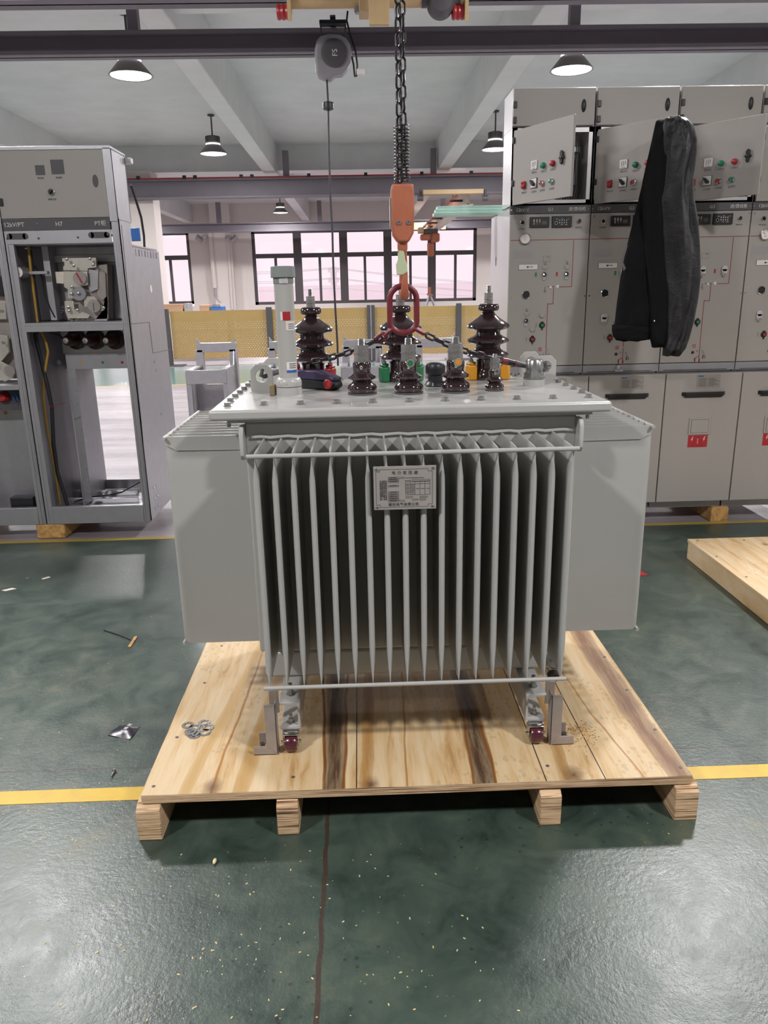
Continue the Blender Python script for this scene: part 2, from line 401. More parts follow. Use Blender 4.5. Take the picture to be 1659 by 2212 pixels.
# pilaster between windows
struct(box('trim_13', (W(462, 560).x, WY-.35, 0), (W(505, 560).x, WY+.01, CEIL), 'wall'))

# ---------------------------------------------------------------- outdoors
tag(MB().box((-90, WY+2, -4.2), (90, 190, -4)).build('outside_ground', 'earth', smooth=False), 'pale hazy ground outside beyond the windows', 'ground')
bx = thing('distant_building', 'pale hazy low building far outside behind the windows', 'building', (4, 150, -4))
b0 = at(560, 636, 150); b1 = at(1028, 610, 150)
box('wall', (b0.x, 150, -4), (b1.x, 160, b1.z), 'far', bx); 
pl = thing('utility_pole', 'pale concrete utility pole with cross arms outside the window', 'pole', (at(721, 600, 62).x, 62, -4))
px_ = pl.location.x
MB().cyl((px_, 62, -4), (px_, 62, at(721, 576, 62).z), .3, .24).build('pole', 'far', pl)
for yy in (578, 600, 624):
    z = at(721, yy, 62).z
    MB().box((px_-.42, 61.6, z-.35), (px_+.42, 62.4, z)).cyl((px_, 61.5, z+.02), (px_, 61.5, z+.2), .07, n=8).build('cross_arm', 'far', pl)
for k, (yl, yc, yr, ye) in enumerate(((588, 578, 597, 610), (592, 580, 600, 613), (609, 600, 618, 628), (613, 602, 622, 630), (629, 622, 634, 640))):
    pts = []
    for t in range(25):
        x = 552+(1030-552)*t/24
        if x < 721: y = yl+(yc-yl)*((x-552)/169)-3*math.sin(PI*(x-552)/169)*-.6
        else: y = yc+(ye-yc)*((x-721)/309)+2*math.sin(PI*(x-721)/309)
        pts.append(at(x, y, 61.5))
    tag(MB().tube([p-Vector((0, .1, 0)) for p in pts], .022, 5).build('power_line', 'concrete'), ['highest thin power line outside the window', 'second power line down, close under the highest one', 'middle power line meeting the middle cross arm', 'power line just under the middle cross arm', 'lowest thin power line outside the window'][k], 'wire', 'power lines outside the window')

# ================================================================ LAMPS
def make_lamp(x, y, z, label):
    t = thing('high_bay_lamp', label, 'lamp', (x, y, z), 'high bay lamps under the ceiling')
    MB().lathe([(.285, 0), (.29, .004), (.285, .012), (.21, .10), (.145, .175), (.135, .175), (.2, .1), (.265, .02), (.268, .004), (.285, 0)], (x, y, z), n=40, caps=False).build('reflector', 'lamphousing', t)
    MB().lathe([(.0, .014), (.262, .012), (.262, .006), (0, .004)], (x, y, z), n=40).build('diffuser', 'lamp', t)
    MB().lathe([(.146, .178), (.15, .186), (.15, .194), (.14, .2)], (x, y, z), n=32).build('collar', 'lamp', t)
    m = MB().lathe([(.12, .2), (.13, .22), (.13, .33), (.115, .345), (0, .35)], (x, y, z), n=24)
    for k in range(20):
        a = 2*PI*k/20; m.box((.125, -.006, .205), (.152, .006, .335), Matrix.Translation((x, y, z)) @ Matrix.Rotation(a, 4, 'Z'))
    m.build('heat_sink', 'lamphousing', t)
    MB().cyl((x, y, z+.34), (x, y, CEIL), .016, n=10).cyl((x, y, CEIL-.03), (x, y, CEIL), .07).build('stem', 'dark', t)
    return t
ZL = 4.3
p = atz(283, 165, ZL); lx, ly = abs(p.x), p.y
l0 = make_lamp(-lx, ly, ZL, 'high bay lamp hanging left, the nearest lit one on the left')
SP = atz(466, 333, ZL).y-ly
def lampdup(x, y, lab): return dup(l0, (x+lx, y-ly, 0), lab)
lampdup(lx, ly, 'high bay lamp hanging right above the row of cabinets, the nearest on the right')
lampdup(-lx, ly+SP, 'smaller looking high bay lamp on a thin stem, further back on the left')
lampdup(lx, ly+SP, 'high bay lamp on a thin stem partly hidden behind the right cabinets')
p3 = atz(606, 460, ZL)
l3 = lampdup(p3.x, p3.y, 'tiny distant high bay lamp in the far bay, left of the chain'); l3.location.z = p3.z
p3 = atz(978, 455, ZL)
l4 = lampdup(p3.x, p3.y, 'tiny distant high bay lamp in the far bay, behind the crane girder'); l4.location.z = p3.z
lampdup(-lx, ly-SP, 'high bay lamp above the transformer on the left, out of the picture')
lampdup(lx, ly-SP, 'high bay lamp above the transformer on the right, out of the picture')
lampdup(-lx, ly-2*SP, 'high bay lamp behind the camera on the left, out of the picture')
lampdup(lx, ly-2*SP, 'high bay lamp behind the camera on the right, out of the picture')
for (x, y, z) in [(sx*lx*k, ly+SP*i, ZL) for sx in (-1, 1) for k in (1, 3) for i in (-2, -1, 0, 1, 2, 3)]:
    ld = bpy.data.lights.new('lamp_light', 'AREA'); ld.shape = 'DISK'; ld.size = .5; ld.energy = LAMP_W; ld.color = (1, .975, .975); ld.spread = R(180)
    lo = bpy.data.objects.new('lamp_light', ld); COL.objects.link(lo); lo.location = (x, y, z+.003)
for (x0, x1, z0_, z1_) in (w1, w2, w3):
    ld = bpy.data.lights.new('window_portal', 'AREA'); ld.shape = 'RECTANGLE'; ld.size = x1-x0; ld.size_y = z1_-z0_
    ld.cycles.is_portal = True
    lo = bpy.data.objects.new('window_portal', ld); COL.objects.link(lo); lo.location = ((x0+x1)/2, WY+.25, (z0_+z1_)/2); lo.rotation_euler = (R(-90), 0, 0)

# ================================================================ RUNWAYS, CRANES
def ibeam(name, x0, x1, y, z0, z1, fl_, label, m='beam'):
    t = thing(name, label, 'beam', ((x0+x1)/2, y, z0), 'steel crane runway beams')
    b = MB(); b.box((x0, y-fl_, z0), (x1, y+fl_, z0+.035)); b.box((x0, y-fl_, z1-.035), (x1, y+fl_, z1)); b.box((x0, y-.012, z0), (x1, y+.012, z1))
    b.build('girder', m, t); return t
YN, YF, YF2 = 8.5, 20.4, 31.1
zlo = at(600, 119, YN).z; zhi = at(600, 68, YN).z
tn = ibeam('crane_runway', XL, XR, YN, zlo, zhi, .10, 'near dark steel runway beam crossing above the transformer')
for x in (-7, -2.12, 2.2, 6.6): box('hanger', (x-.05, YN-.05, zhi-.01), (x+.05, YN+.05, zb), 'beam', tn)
zlo = at(700, 425, YF).z; zhi = at(700, 384, YF).z
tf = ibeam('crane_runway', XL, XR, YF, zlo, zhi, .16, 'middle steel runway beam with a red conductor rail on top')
MB().box((XL, YF-.17, zhi), (XR, YF-.13, zhi+.035)).build('conductor_rail', 'redline', tf)
b = MB()
for q in (302, 401, 424, 523, 546, 668, 790, 910, 1016): 
    x = at(q, 383, YF).x; b.box((x-.04, YF-.19, zhi), (x+.04, YF-.1, zhi+.08))
b.build('rail_clip', 'black', tf)
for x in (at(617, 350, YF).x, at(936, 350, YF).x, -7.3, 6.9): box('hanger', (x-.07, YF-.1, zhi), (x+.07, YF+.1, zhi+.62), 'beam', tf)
zlo = at(700, 498, YF2).z; zhi = at(700, 479, YF2).z
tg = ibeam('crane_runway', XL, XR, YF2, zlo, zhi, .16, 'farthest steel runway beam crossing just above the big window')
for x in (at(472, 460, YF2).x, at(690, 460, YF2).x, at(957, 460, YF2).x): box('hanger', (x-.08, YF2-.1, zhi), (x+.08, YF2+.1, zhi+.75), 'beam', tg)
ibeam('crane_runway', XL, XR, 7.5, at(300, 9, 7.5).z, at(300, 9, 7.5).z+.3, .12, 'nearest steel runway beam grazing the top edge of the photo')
# near crane trolley (only its underside shows)
YT = 7.17
def T(x, y): return at(x, y, YT)
t = thing('crane_trolley', 'orange underslung crane end truck with red buffers at the top', 'crane', T(815, 10))
a, c = T(628, 12), T(1008, 0)
MB().cyl((a.x, YT, a.z+.02), (c.x, YT, a.z+.02), .045, n=20).build('cross_tube', 'craneY', t)
a2 = T(776, 34); c2 = T(797, 34); box('end_bracket', (a2.x, YT-.1, a2.z), (c2.x, YT+.1, a2.z+.25), 'craneY', t, .005)
a2 = T(797, 75); c2 = T(839, 75); box('girder_end', (a2.x, YT-.25, a2.z), (c2.x, YT-.2, a2.z+.6), 'craneY', t, .004)
for (q, s_) in ((628, -1), (1006, 1)):
    e = T(q, 52); MB().prism([(e.x-.018, YT-.07, e.z), (e.x-.018, YT+.07, e.z+.1), (e.x-.018, YT+.12, e.z+.35), (e.x-.018, YT-.12, e.z+.35)], (.03, 0, 0)).build('end_plate', 'craneY', t, .003)
for (q, s_) in ((612, -1), (990, 1)):
    e = T(q, 26); m = MB()
    m.lathe([(.03, -.055), (.055, -.05), (.06, -.035), (.052, -.02), (.06, 0), (.052, .02), (.06, .035), (.055, .05), (.03, .055)], e, (1, 0, 0), 20); m.build('buffer', 'red', t)
e = T(952, 8); MB().lathe([(.02, -.12), (.085, -.11), (.11, -.06), (.11, .05), (.07, .1), (.04, .12)], e, (0, 1, 0), 24).cyl((e.x-.16, YT, e.z+.02), (e.x+.16, YT, e.z+.02), .05).build('drive_motor', 'dark', t)
for q in (772,): e = T(q, 25); MB().hexa((e.x, YT-.06, e.z), .025, .06, (0, 1, 0)).build('bolt', 'zinc', t)
# far crane with its bridge girder and hoist
YT = 20.03
t = thing('bridge_crane', 'far underslung bridge crane with a pale girder and orange hoist', 'crane', (at(975, 420, YT).x, YT, at(975, 430, YT).z))
a, c = T(913, 429), T(1043, 409); box('end_truck', (a.x, YT-.15, a.z+.08), (c.x, YT+.15, c.z), 'craneY', t, .01)
for q in (908, 1048):
    e = T(q, 428); MB().cyl((e.x-.07, YT, e.z), (e.x+.07, YT, e.z), .07).cyl((e.x, YT, e.z), (e.x, YT, e.z+.2), .03).build('buffer', 'dark', t)
gx0 = at(975, 424, YT).x; gx1 = at(945, 505, 31).x; gx = (gx0+gx1)/2+.12; gz = at(985, 424, YT).z
b = MB(); YG = 20.62; b.box((gx-.14, YG, gz-.14), (gx+.14, 30.9, gz-.11)); b.box((gx-.14, YG, gz+.22), (gx+.14, 30.9, gz+.25)); b.box((gx-.03, YG, gz-.13), (gx+.03, 30.9, gz+.23)); b.build('bridge_girder', 'cream', t)
MB().cyl((gx-.32, YT+.4, gz+.08), (gx-.32, 30.5, gz+.08), .035, n=8).build('conductor_rail', 'orange', t)
b = MB()
for k in range(6): b.box((gx-.36, YT+1.4+1.7*k, gz+.02), (gx-.02, YT+1.48+1.7*k, gz+.07))
b.build('rail_support', 'dark', t)
a, c = at(893, 482, 30.7), at(962, 496, 30.7); box('far_end_truck', (a.x, 30.5, c.z), (c.x, 30.8, a.z), 'craneY', t, .01)
h = thing('chain_hoist', 'small far orange electric chain hoist with its hook before the window', 'hoist', at(928, 510, 28))
def H(x, y): return at(x, y, 28)
def bxp(name, x0, y0, x1, y1, d, m, par, bev=.02): 
    a = H(x0, y0); c = H(x1, y1); return box(name, (a.x, 28-d, c.z), (c.x, 28+d, a.z), m, par, bev)
bxp('motor_housing', 908, 506, 930, 519, .2, 'orange', h, .06); bxp('gear_housing', 932, 504, 949, 523, .2, 'orange', h, .06)
bxp('trolley', 903, 492, 915, 504, .2, 'craneY', h); bxp('trolley_frame', 915, 495, 945, 505, .15, 'dark', h)
bxp('hook_block', 923, 524, 937, 554, .12, 'orange', h, .05)
MB().tube([H(927, 554), H(928, 622)], .03, 6).build('chain', 'chain', h); bxp('lower_hook', 925, 620, 931, 633, .06, 'orange', h)
MB().tube([H(921, 660), H(925, 645), H(928, 634), H(932, 645), H(938, 660)], .045, 6).build('sling', 'steel', h)
MB().tube([H(923, 637), H(928, 633), H(933, 638), H(930, 642)], .04, 6).build('hook', 'orange', h)

# hose reel
YR = 8.15
def Q(x, y): return at(x, y, YR)
t = thing('cable_reel', 'grey balancer reel hanging under the near beam with its cord down', 'reel', Q(718, 170))
outl = [(684, 92), (692, 82), (710, 77), (732, 78), (748, 86), (757, 100), (760, 115), (757, 138), (748, 154), (738, 164), (722, 165), (716, 174), (700, 172), (684, 165), (681, 140), (680, 112)]
MB().prism([Q(x, y)-Vector((0, .07, 0)) for x, y in outl], (0, .16, 0)).build('housing', 'reel', t, .03, seg=3)
c = Q(722, 120); MB().lathe([(.12, 0), (.12, .01), (.1, .015), (0, .015)], (c.x, YR-.08, c.z), (0, -1, 0), 28).build('hub_cover', 'dark', t)
text('reel_lettering', 'FS', .07, 'inkw', t, facing((c.x+.01, YR-.097, c.z)) @ Matrix.Rotation(R(90), 4, 'Z'), .002)
a, c = Q(690, 46), Q(748, 55); box('hanger_bar', (a.x, YR-.05, c.z), (c.x, YR+.05, a.z), 'black', t, .005); zh = at(600, 68, YN).z; box('hanger_arm', (a.x+.1, YR, zh), (c.x-.1, YN+.05, zh+.03), 'dark', t); box('hanger_arm', (a.x+.1, YR, min(zh, c.z)), (c.x-.1, YR+.03, max(zh, c.z)+.01), 'dark', t)
MB().tube([Q(693, 55), Q(694, 80)], .008).tube([Q(746, 55), Q(746, 84)], .008).build('hanger_rod', 'dark', t)
MB().tube([Q(751, 24), Q(749, 45), Q(758, 80), Q(768, 110), Q(772, 140), Q(770, 165), Q(766, 166), Q(764, 140), Q(760, 122)], .009).build('supply_cable', 'rubber', t)
a, c = Q(770, 150), Q(788, 163); box('plug', (a.x, YR-.04, c.z), (c.x, YR+.04, a.z), 'white', t, .01)
pts = [Q(706, 172), Q(709, 230), Q(711, 340), Q(714, 430), Q(718, 500), Q(719, 545), Q(721, 600), Q(724, 660), Q(729, 745), Q(730, 790)]
MB().tube(pts, .0105).build('cord', 'rubber', t)
c = Q(709, 229); MB().lathe([(.02, -.04), (.05, -.03), (.055, 0), (.05, .03), (.02, .04)], c).build('stopper_ball', 'black', t)

# ================================================================ FENCE, BACKGROUND THINGS
FY = 17.0
fence = thing('safety_fence', 'yellow perforated metal fence on dark posts in front of the far windows', 'fence', (-.5, FY, 0))
for q0, q1 in ((366, 580), (587, 797), (808, 987), (994, 1200)):
    a = at(q0, 670, FY).x; c = at(q1, 670, FY).x
    MB().box((a, FY, .14), (c, FY+.02, 1.15)).build('fence_panel', 'perf', fence, smooth=False)
for q in (364, 583, 797, 806, 990):
    x = at(q, 700, FY).x; wd = {583: .06, 990: .055}.get(q, .038)
    b = MB().box((x-wd, FY-.1, 0), (x+wd, FY-.005, 1.2))
    if q != 806: b.box((x-.28, FY-.25, 0), (x+.28, FY+.15, .02))
    b.build('post', 'dark', fence, .003)
for (x0, y0, x1, y1, m, lab) in ((352, 657, 398, 672, 'cardboard', 'flat cardboard box on the ledge behind the fence, at its left end'), (400, 655, 412, 671, 'steel', 'small grey box beside the cardboard behind the fence'), (433, 659, 455, 671, 'cardboard', 'small brown carton on the ledge behind the fence'), (457, 662, 484, 671, 'blue', 'blue tool box on the ledge behind the fence')):
    a = at(x0, y0, 18.2); c = at(x1, y1, 18.2); t = thing('box', lab, 'box', (a.x, 18.3, c.z))
    c.z = at(440, 671, 18.2).z-.045+.0005; box('carton', (a.x, 18.05, c.z), (c.x, 18.45, a.z), m, t, .008)
    if m == 'blue': MB().tube([(a.x+.06, 18.05, a.z), (a.x+.06, 18.05, a.z+.03), (c.x-.06, 18.05, a.z+.03), (c.x-.06, 18.05, a.z)], .01).build('handle', 'dark', t)
zs = at(440, 671, 18.2).z
t = thing('work_bench', 'pale bench behind the fence carrying boxes', 'bench', (-4, 18.3, 0))
zs -= .045; box('bench_top', (-7.5, 17.9, zs-.04), (at(500, 670, 18.2).x, 18.7, zs), 'wall', t)
for xx in (-7.4, at(495, 670, 18.2).x): box('leg', (xx-.03, 18.0, 0), (xx+.03, 18.6, zs-.04), 'steel', t)
# wall pipe, emergency spots
t = thing('wall_pipe', 'white pipe running down the far wall between the windows', 'pipe', W(466, 645))
MB().tube([W(457, 497)-Vector((0, .4, 0)), W(468, 622)-Vector((0, .4, 0))], .09).build('pipe', 'wall', t)
MB().tube([W(468, 622)-Vector((0, .4, 0)), W(469, 640)-Vector((0, .4, 0))], .05).tube([W(469, 640)-Vector((0, .4, 0)), W(480, 653)-Vector((0, .4, 0))], .02).build('nozzle', 'steel', t)
t = thing('wall_pipe', 'long thin white pipe on the far wall beside the big window', 'pipe', W(505, 668))
MB().tube([W(494, 497)-Vector((0, .4, 0)), W(505, 668)-Vector((0, .4, 0))], .05).build('pipe', 'wall', t)
for (q, s_, lab) in ((436, 1, 'small left spotlight high on the far wall'), (509, -1, 'small right spotlight high on the far wall')):
    p = W(q, 516)-Vector((0, .5, 0)); t = thing('wall_spotlight', lab, 'light', p)
    MB().cyl(p-Vector((.12*s_, 0, -.05)), p+Vector((.1*s_, 0, -.1)), .12, .09).build('head', 'steel', t); MB().tube([p, p+Vector((.3*s_, 0, .12)), p+Vector((.34*s_, .1, 0))], .03).build('bracket', 'steel', t)

# galvanised frames standing between the camera and the fence
def frame(q, lab, Y=9.1):
    p = at(q, 805, Y); x = p.x; t = thing('metal_frame', lab, 'frame', (x, Y, 0), 'bare galvanised cabinet frames before the fence')
    wd = .47; zt_ = at(430, 800, Y).z; dp = .72; zu = at(470, 742, Y+.5).z
    for xx in (x, x+wd-.05):
        box('post', (xx, Y, 0), (xx+.05, Y+.05, zt_), 'steel', t, .003); box('post', (xx, Y+dp-.12, 0), (xx+.09, Y+dp, zu-.08), 'steel', t, .003)
    box('front_rail', (x, Y-.01, zt_-.16), (x+wd, Y+.03, zt_), 'steel', t, .003)
    MB().box((x, Y, zt_-.02), (x+.07, Y+dp, zt_)).box((x+wd-.07, Y, zt_-.02), (x+wd, Y+dp, zt_)).build('side_rail', 'steel', t)
    box('top_rail', (x+.02, Y+dp-.12, zu-.11), (x+wd+.03, Y+dp, zu), 'steel', t, .003)
    MB().prism([(x+.02, Y+dp-.1, zu), (x+.02, Y+dp-.1, zu+.06), (x+.07, Y+dp-.1, zu)], (0, .02, 0)).prism([(x+wd+.03, Y+dp-.1, zu), (x+wd+.03, Y+dp-.1, zu+.06), (x+wd-.02, Y+dp-.1, zu)], (0, .02, 0)).build('gusset', 'steel', t)
    box('side_panel', (x+wd, Y, 0), (x+wd+.012, Y+dp, zt_+.01), 'steel', t, .002); box('side_panel', (x-.012, Y, 0), (x, Y+dp, zt_), 'steel', t, .002)
    MB().prism([(x+wd, Y+dp-.2, zt_), (x+wd, Y+dp, zt_), (x+wd, Y+dp, zu-.1), (x+wd, Y+dp-.12, zu-.1)], (.012, 0, 0)).build('rear_gusset', 'steel', t)
    box('inner_panel', (x+.05, Y+.3, .05), (x+wd-.02, Y+.31, zt_-.2), 'steel', t)
    b = MB()
    for (yy, zz) in ((.35, .1), (.35, .16), (.38, .2), (.45, .14), (.52, .06), (.52, .2)): b.cyl((x+wd+.012, Y+yy, zt_-zz), (x+wd+.016, Y+yy, zt_-zz), .012, n=10)
    b.build('rivet', 'chrome', t)
frame(402, 'bare galvanised cabinet frame at the left, fully visible before the yellow fence')
frame(568, 'bare galvanised cabinet frame hidden largely by the gauge tube')
frame(738, 'bare galvanised cabinet frame seen between the left and middle bushings')
frame(905, 'bare galvanised cabinet frame seen right of the lifting ring')
# ================================================================ PALLET
PZ = .14
t = thing('pallet', 'large plywood pallet with dark grain streaks under the transformer', 'pallet', (.13, 2.4, 0))
x0, x1, y0, y1 = -.656, .925, 1.86, 3.05
box('deck', (x0, y0, PZ-.002), (x1, y1, PZ), 'deck', t, .001)
box('plywood_sheet', (x0, y0, PZ-.028), (x1, y1, PZ-.002), 'plyedge', t, .001)
for xa in (-.672, -.275, .482, .875):
    xa_ = xa; b = MB()
    b.prism([(xa_, 1.845, .0), (xa_, 1.845, .095), (xa_, 1.87, PZ-.028), (xa_, y1, PZ-.028), (xa_, y1, 0)], (.068 if abs(xa) > .6 else .062, 0, 0))
    b.build('skid', 'plyblock', t, .003)
b = []
for (sx, sy) in [(-.63, 1.9), (-.62, 2.15), (-.6, 2.5), (-.59, 2.8), (-.23, 1.92), (-.24, 2.4), (.24, 2.65), (.52, 1.93), (.53, 2.4), (.905, 1.9), (.905, 2.1), (.9, 2.35), (.9, 2.6)]:
    MB().cyl((sx, sy, PZ-.001), (sx, sy, PZ+.0008), .0055, n=10).build('screw_head', 'dark', t)

# ================================================================ TRANSFORMER
TX0, TX1, TY0, TY1 = -.347, .637, 2.22, 2.86
LZ = 1.18
tr = thing('transformer', 'grey oil filled power transformer with cooling fins standing on the pallet', 'transformer', (.145, 2.54, .30))
P = tr
box('tank', (TX0, TY0, .395), (TX1, TY1, 1.135), 'paint', P, .006)
box('tank_base', (TX0+.012, TY0+.004, .30), (TX1-.012, TY1-.004, .395), 'paint', P, .012)
box('tank_flange', (TX0-.045, TY0-.003, 1.135), (TX1+.045, TY1+.035, 1.151), 'paint', P, .003)
box('lid', (-.438, 2.165, 1.150), (.722, 2.905, LZ), 'paint', P, .008, seg=3)
# weld seam under the flange of the fins
MB().tube([(TX0+.02+.0272*i, TY0-.004, 1.092+.0022*math.sin(i*2.1)) for i in range(36)], .005, 6).build('weld_seam', 'paint', P)
def fin(p_wall, d, depth, z0, z1, name='cooling_fin', par=P):
    """hollow pressed fin: thin at the wall, fat round nose, pinched at both ends"""
    p = Vector(p_wall); d = Vector(d); n_ = Vector((-d.y, d.x, 0)); b = MB(); rings = []
    zs_ = [z0, z0+.015, z0+.04, z0+.075, z0+.11, z0+.2]+[z0+.2+(z1-z0-.31)*k/4 for k in range(1, 4)]+[z1-.11, z1-.075, z1-.05, z1-.03, z1-.012, z1]
    for z in zs_:
        k = min(1, (z-z0)/.10); k2 = min(1, max(0, (z1-.03-z)/.05)); w_ = .0014+.0072*min(k, k2)**.8
        sec = [(0, .004*.6+.0022), (.3*depth, .0025+w_*.25), (.62*depth, .0022+w_*.35), (depth-.035, .0018+w_*.5), (depth-.02, w_*.8+.0006), (depth-.011, w_*.98), (depth-.005, w_*.8), (depth-.001, w_*.4)]
        if w_ < .003: sec = [(u, min(v, .0025)) for u, v in sec]
        loop = [p+d*u+n_*v for u, v in sec]+[p+d*u-n_*v for u, v in sec[::-1]]
        rings.append([b.b.verts.new(Vector((q.x, q.y, z))) for q in loop])
    m = len(rings[0])
    for A, B in zip(rings, rings[1:]):
        for i in range(m): b.b.faces.new((A[i], A[(i+1) % m], B[(i+1) % m], B[i]))
    b.b.faces.new(rings[0][::-1]); b.b.faces.new(rings[-1])
    return b.build(name, 'paint', par)
YFIN = 1.985; FZ0, FZ1 = .402, 1.088
xa, xb = -.290, .563
f0 = fin((xa, TY0, 0), (0, -1, 0), TY0-YFIN, FZ0, FZ1)
for i in range(1, 18):
    o = f0.copy(); COL.objects.link(o); o.parent = P; o.location = ((xb-xa)*i/17, 0, 0)
MB().tube([(-.306, YFIN-.002, .397), (.576, YFIN-.002, .397)], .0062, 10).build('fin_rod', 'paint', P)
MB().tube([(-.310, YFIN-.002, 1.083), (.579, YFIN-.002, 1.083)], .0062, 10).build('fin_rod', 'paint', P)
SY0, SY1, SZ0 = 2.285, 2.79, .405
def side(xw, s_):
    L_ = .252
    f = fin((xw, SY0, 0), (s_, 0, 0), L_, SZ0, FZ1, 'side_fin')
    for i in range(1, 11):
        o = f.copy(); COL.objects.link(o); o.parent = P; o.location = (0, (SY1-SY0)*i/10, 0)
    for z in (1.084, .409):
        MB().tube([(xw+s_*L_, SY0-.016, z), (xw+s_*L_, SY1+.012, z)], .0058, 10).build('fin_rod', 'paint', P)
    # pressed fold lines along the top of the first fin
    MB().tube([(xw+s_*.01, SY0-.005, 1.045), (xw+s_*(L_-.035), SY0-.006, 1.047), (xw+s_*(L_-.008), SY0-.005, 1.062)], .0022, 6).build('fin_fold', 'paint', P)
side(TX0, -1); side(TX1, 1)
# lashing plates at the upper tank corners
for (x, s_) in ((-.352, -1), (.640, 1)):
    MB().prism([(x-.006, TY0-.03, 1.03), (x-.006, TY0-.045, 1.045), (x-.006, TY0-.045, 1.11), (x-.006, TY0-.03, 1.13), (x-.006, TY0+.01, 1.13), (x-.006, TY0+.01, 1.03)], (.013, 0, 0)).build('lashing_eye', 'paint', P, .003)
# bolts round the lid
def bolt(x, y):
    m = MB().cyl((x, y, LZ), (x, y, LZ+.002), .0125, n=20).hexa((x, y, LZ+.002), .0098, .009)
    m.cyl((x, y, 1.118), (x, y, LZ+.003), .0058, n=10); return m.build('lid_bolt', 'zinc', P)
for i in range(11): bolt(-.397+1.075*i/10, 2.255)
for i in range(1, 7): bolt(-.405, 2.262+.097*i)
for i in range(1, 7): bolt(.688, 2.262+.097*i)
for i in range(1, 10): bolt(-.405+1.093*i/10, 2.872)
# lifting lugs
def lug(x, y, w_=.074, h=.092):
    hw = w_/2; c_ = .018; z = LZ; outer = [(-hw, 0), (-hw, h-c_), (-hw+c_, h), (hw-c_, h), (hw, h-c_), (hw, 0)]
    b = MB(); n = 24; hz = h*.58; hr = .0205; th = .006
    # plate with a round hole
    A = []; H_ = []
    for s_ in (-1, 1):
        A.append([b.b.verts.new((x+u, y+s_*th, z+v)) for u, v in outer]); H_.append([b.b.verts.new((x+hr*math.cos(2*PI*k/n), y+s_*th, z+hz+hr*math.sin(2*PI*k/n))) for k in range(n)])
    for k in range(n): b.b.faces.new((H_[0][k], H_[0][(k+1) % n], H_[1][(k+1) % n], H_[1][k]))
    for k in range(6): b.b.faces.new((A[0][k], A[0][(k+1) % 6], A[1][(k+1) % 6], A[1][k]))
    for q in (0, 1):
        es = [b.b.edges.get((H_[q][k], H_[q][(k+1) % n])) for k in range(n)]+[b.b.edges.get((A[q][k], A[q][(k+1) % 6])) for k in range(6)]
        bmesh.ops.triangle_fill(b.b, use_beauty=True, edges=es)
    b.box((x-hw-.004, y-.011, z-.001), (x+hw+.004, y+.011, z+.003))
    return b.build('lifting_lug', 'paint', P, .0012)
lug(-.330, 2.56); lug(-.318, 2.80); lug(.642, 2.66); lug(.628, 2.84)
# terminal, nut and stud stack
def studs(par, x, y, z, hr, sr, hs, top):
    m = MB(); zz = z
    for (k, h) in hs:
        if k == 'w': m.cyl((x, y, zz), (x, y, zz+h), hr*1.22, n=24)
        else: m.hexa((x, y, zz), hr*(1.12 if k == 'h' else .95), h)
        zz += h+.0004
    m.build('terminal_nuts', 'zinc', par)
    pr = []; q = zz
    while q < top: pr += [(sr, q-z), (sr*.88, q-z+.0016)]; q += .0032
    pr += [(sr*.8, top-z), (0, top-z)]
    MB().lathe(pr, (x, y, z), n=16).build('terminal_stud', 'zinc', par)
def lv(x, y, k, ch, col=None):
    z = LZ; r = lambda v: v*k
    MB().lathe([(r(.047), 0), (r(.047), .006)], (x, y, z)).build('flange_ring', 'dark', P)
    prof = [(.043, .006), (.0465, .010), (.0475, .022), (.043, .030), (.034, .036), (.030, .042), (.034, .046), (.044, .050), (.0445, .056), (.036, .060), (.028, .066), (.027, .074), (.0285, .078), (.029, .096), (.027, .101), (.02, .102)]
    o = MB().lathe([(r(a), b*(k if k < 1 else 1)) for a, b in prof], (x, y, z), n=40).build('low_voltage_bushing', 'porcelain', P)
    zt_ = z+.102*(k if k < 1 else 1)
    studs(o, x, y, zt_, r(.021), r(.0118), [('w', .004), ('h', .020*k), ('w', .003), ('h', .012*k), ('h', .012*k)], zt_+(.072 if k == 1 else .05))
    if ch: text('marking', ch, .018*k, 'inkw', o, facing((x-.002, y-r(.0296), z+.086*(k if k < 1 else 1))), .0005)
    if col:
        MB().cyl((x+.004, y-r(.0292), zt_-.004), (x+.004, y-r(.0292)-.001, zt_-.004), r(.0135), n=24).build('phase_sticker', 'silver', o)
        MB().cyl((x+.004, y-r(.0305), zt_-.004), (x+.004, y-r(.0305)-.001, zt_-.004), r(.009), n=24).build('phase_mark', col, o)
lv(.003, 2.46, 1, '0'); lv(.152, 2.452, 1, 'a', 'greenp'); lv(.303, 2.455, 1, 'b', 'yellowp'); lv(.432, 2.47, .66, 'c', 'dark')
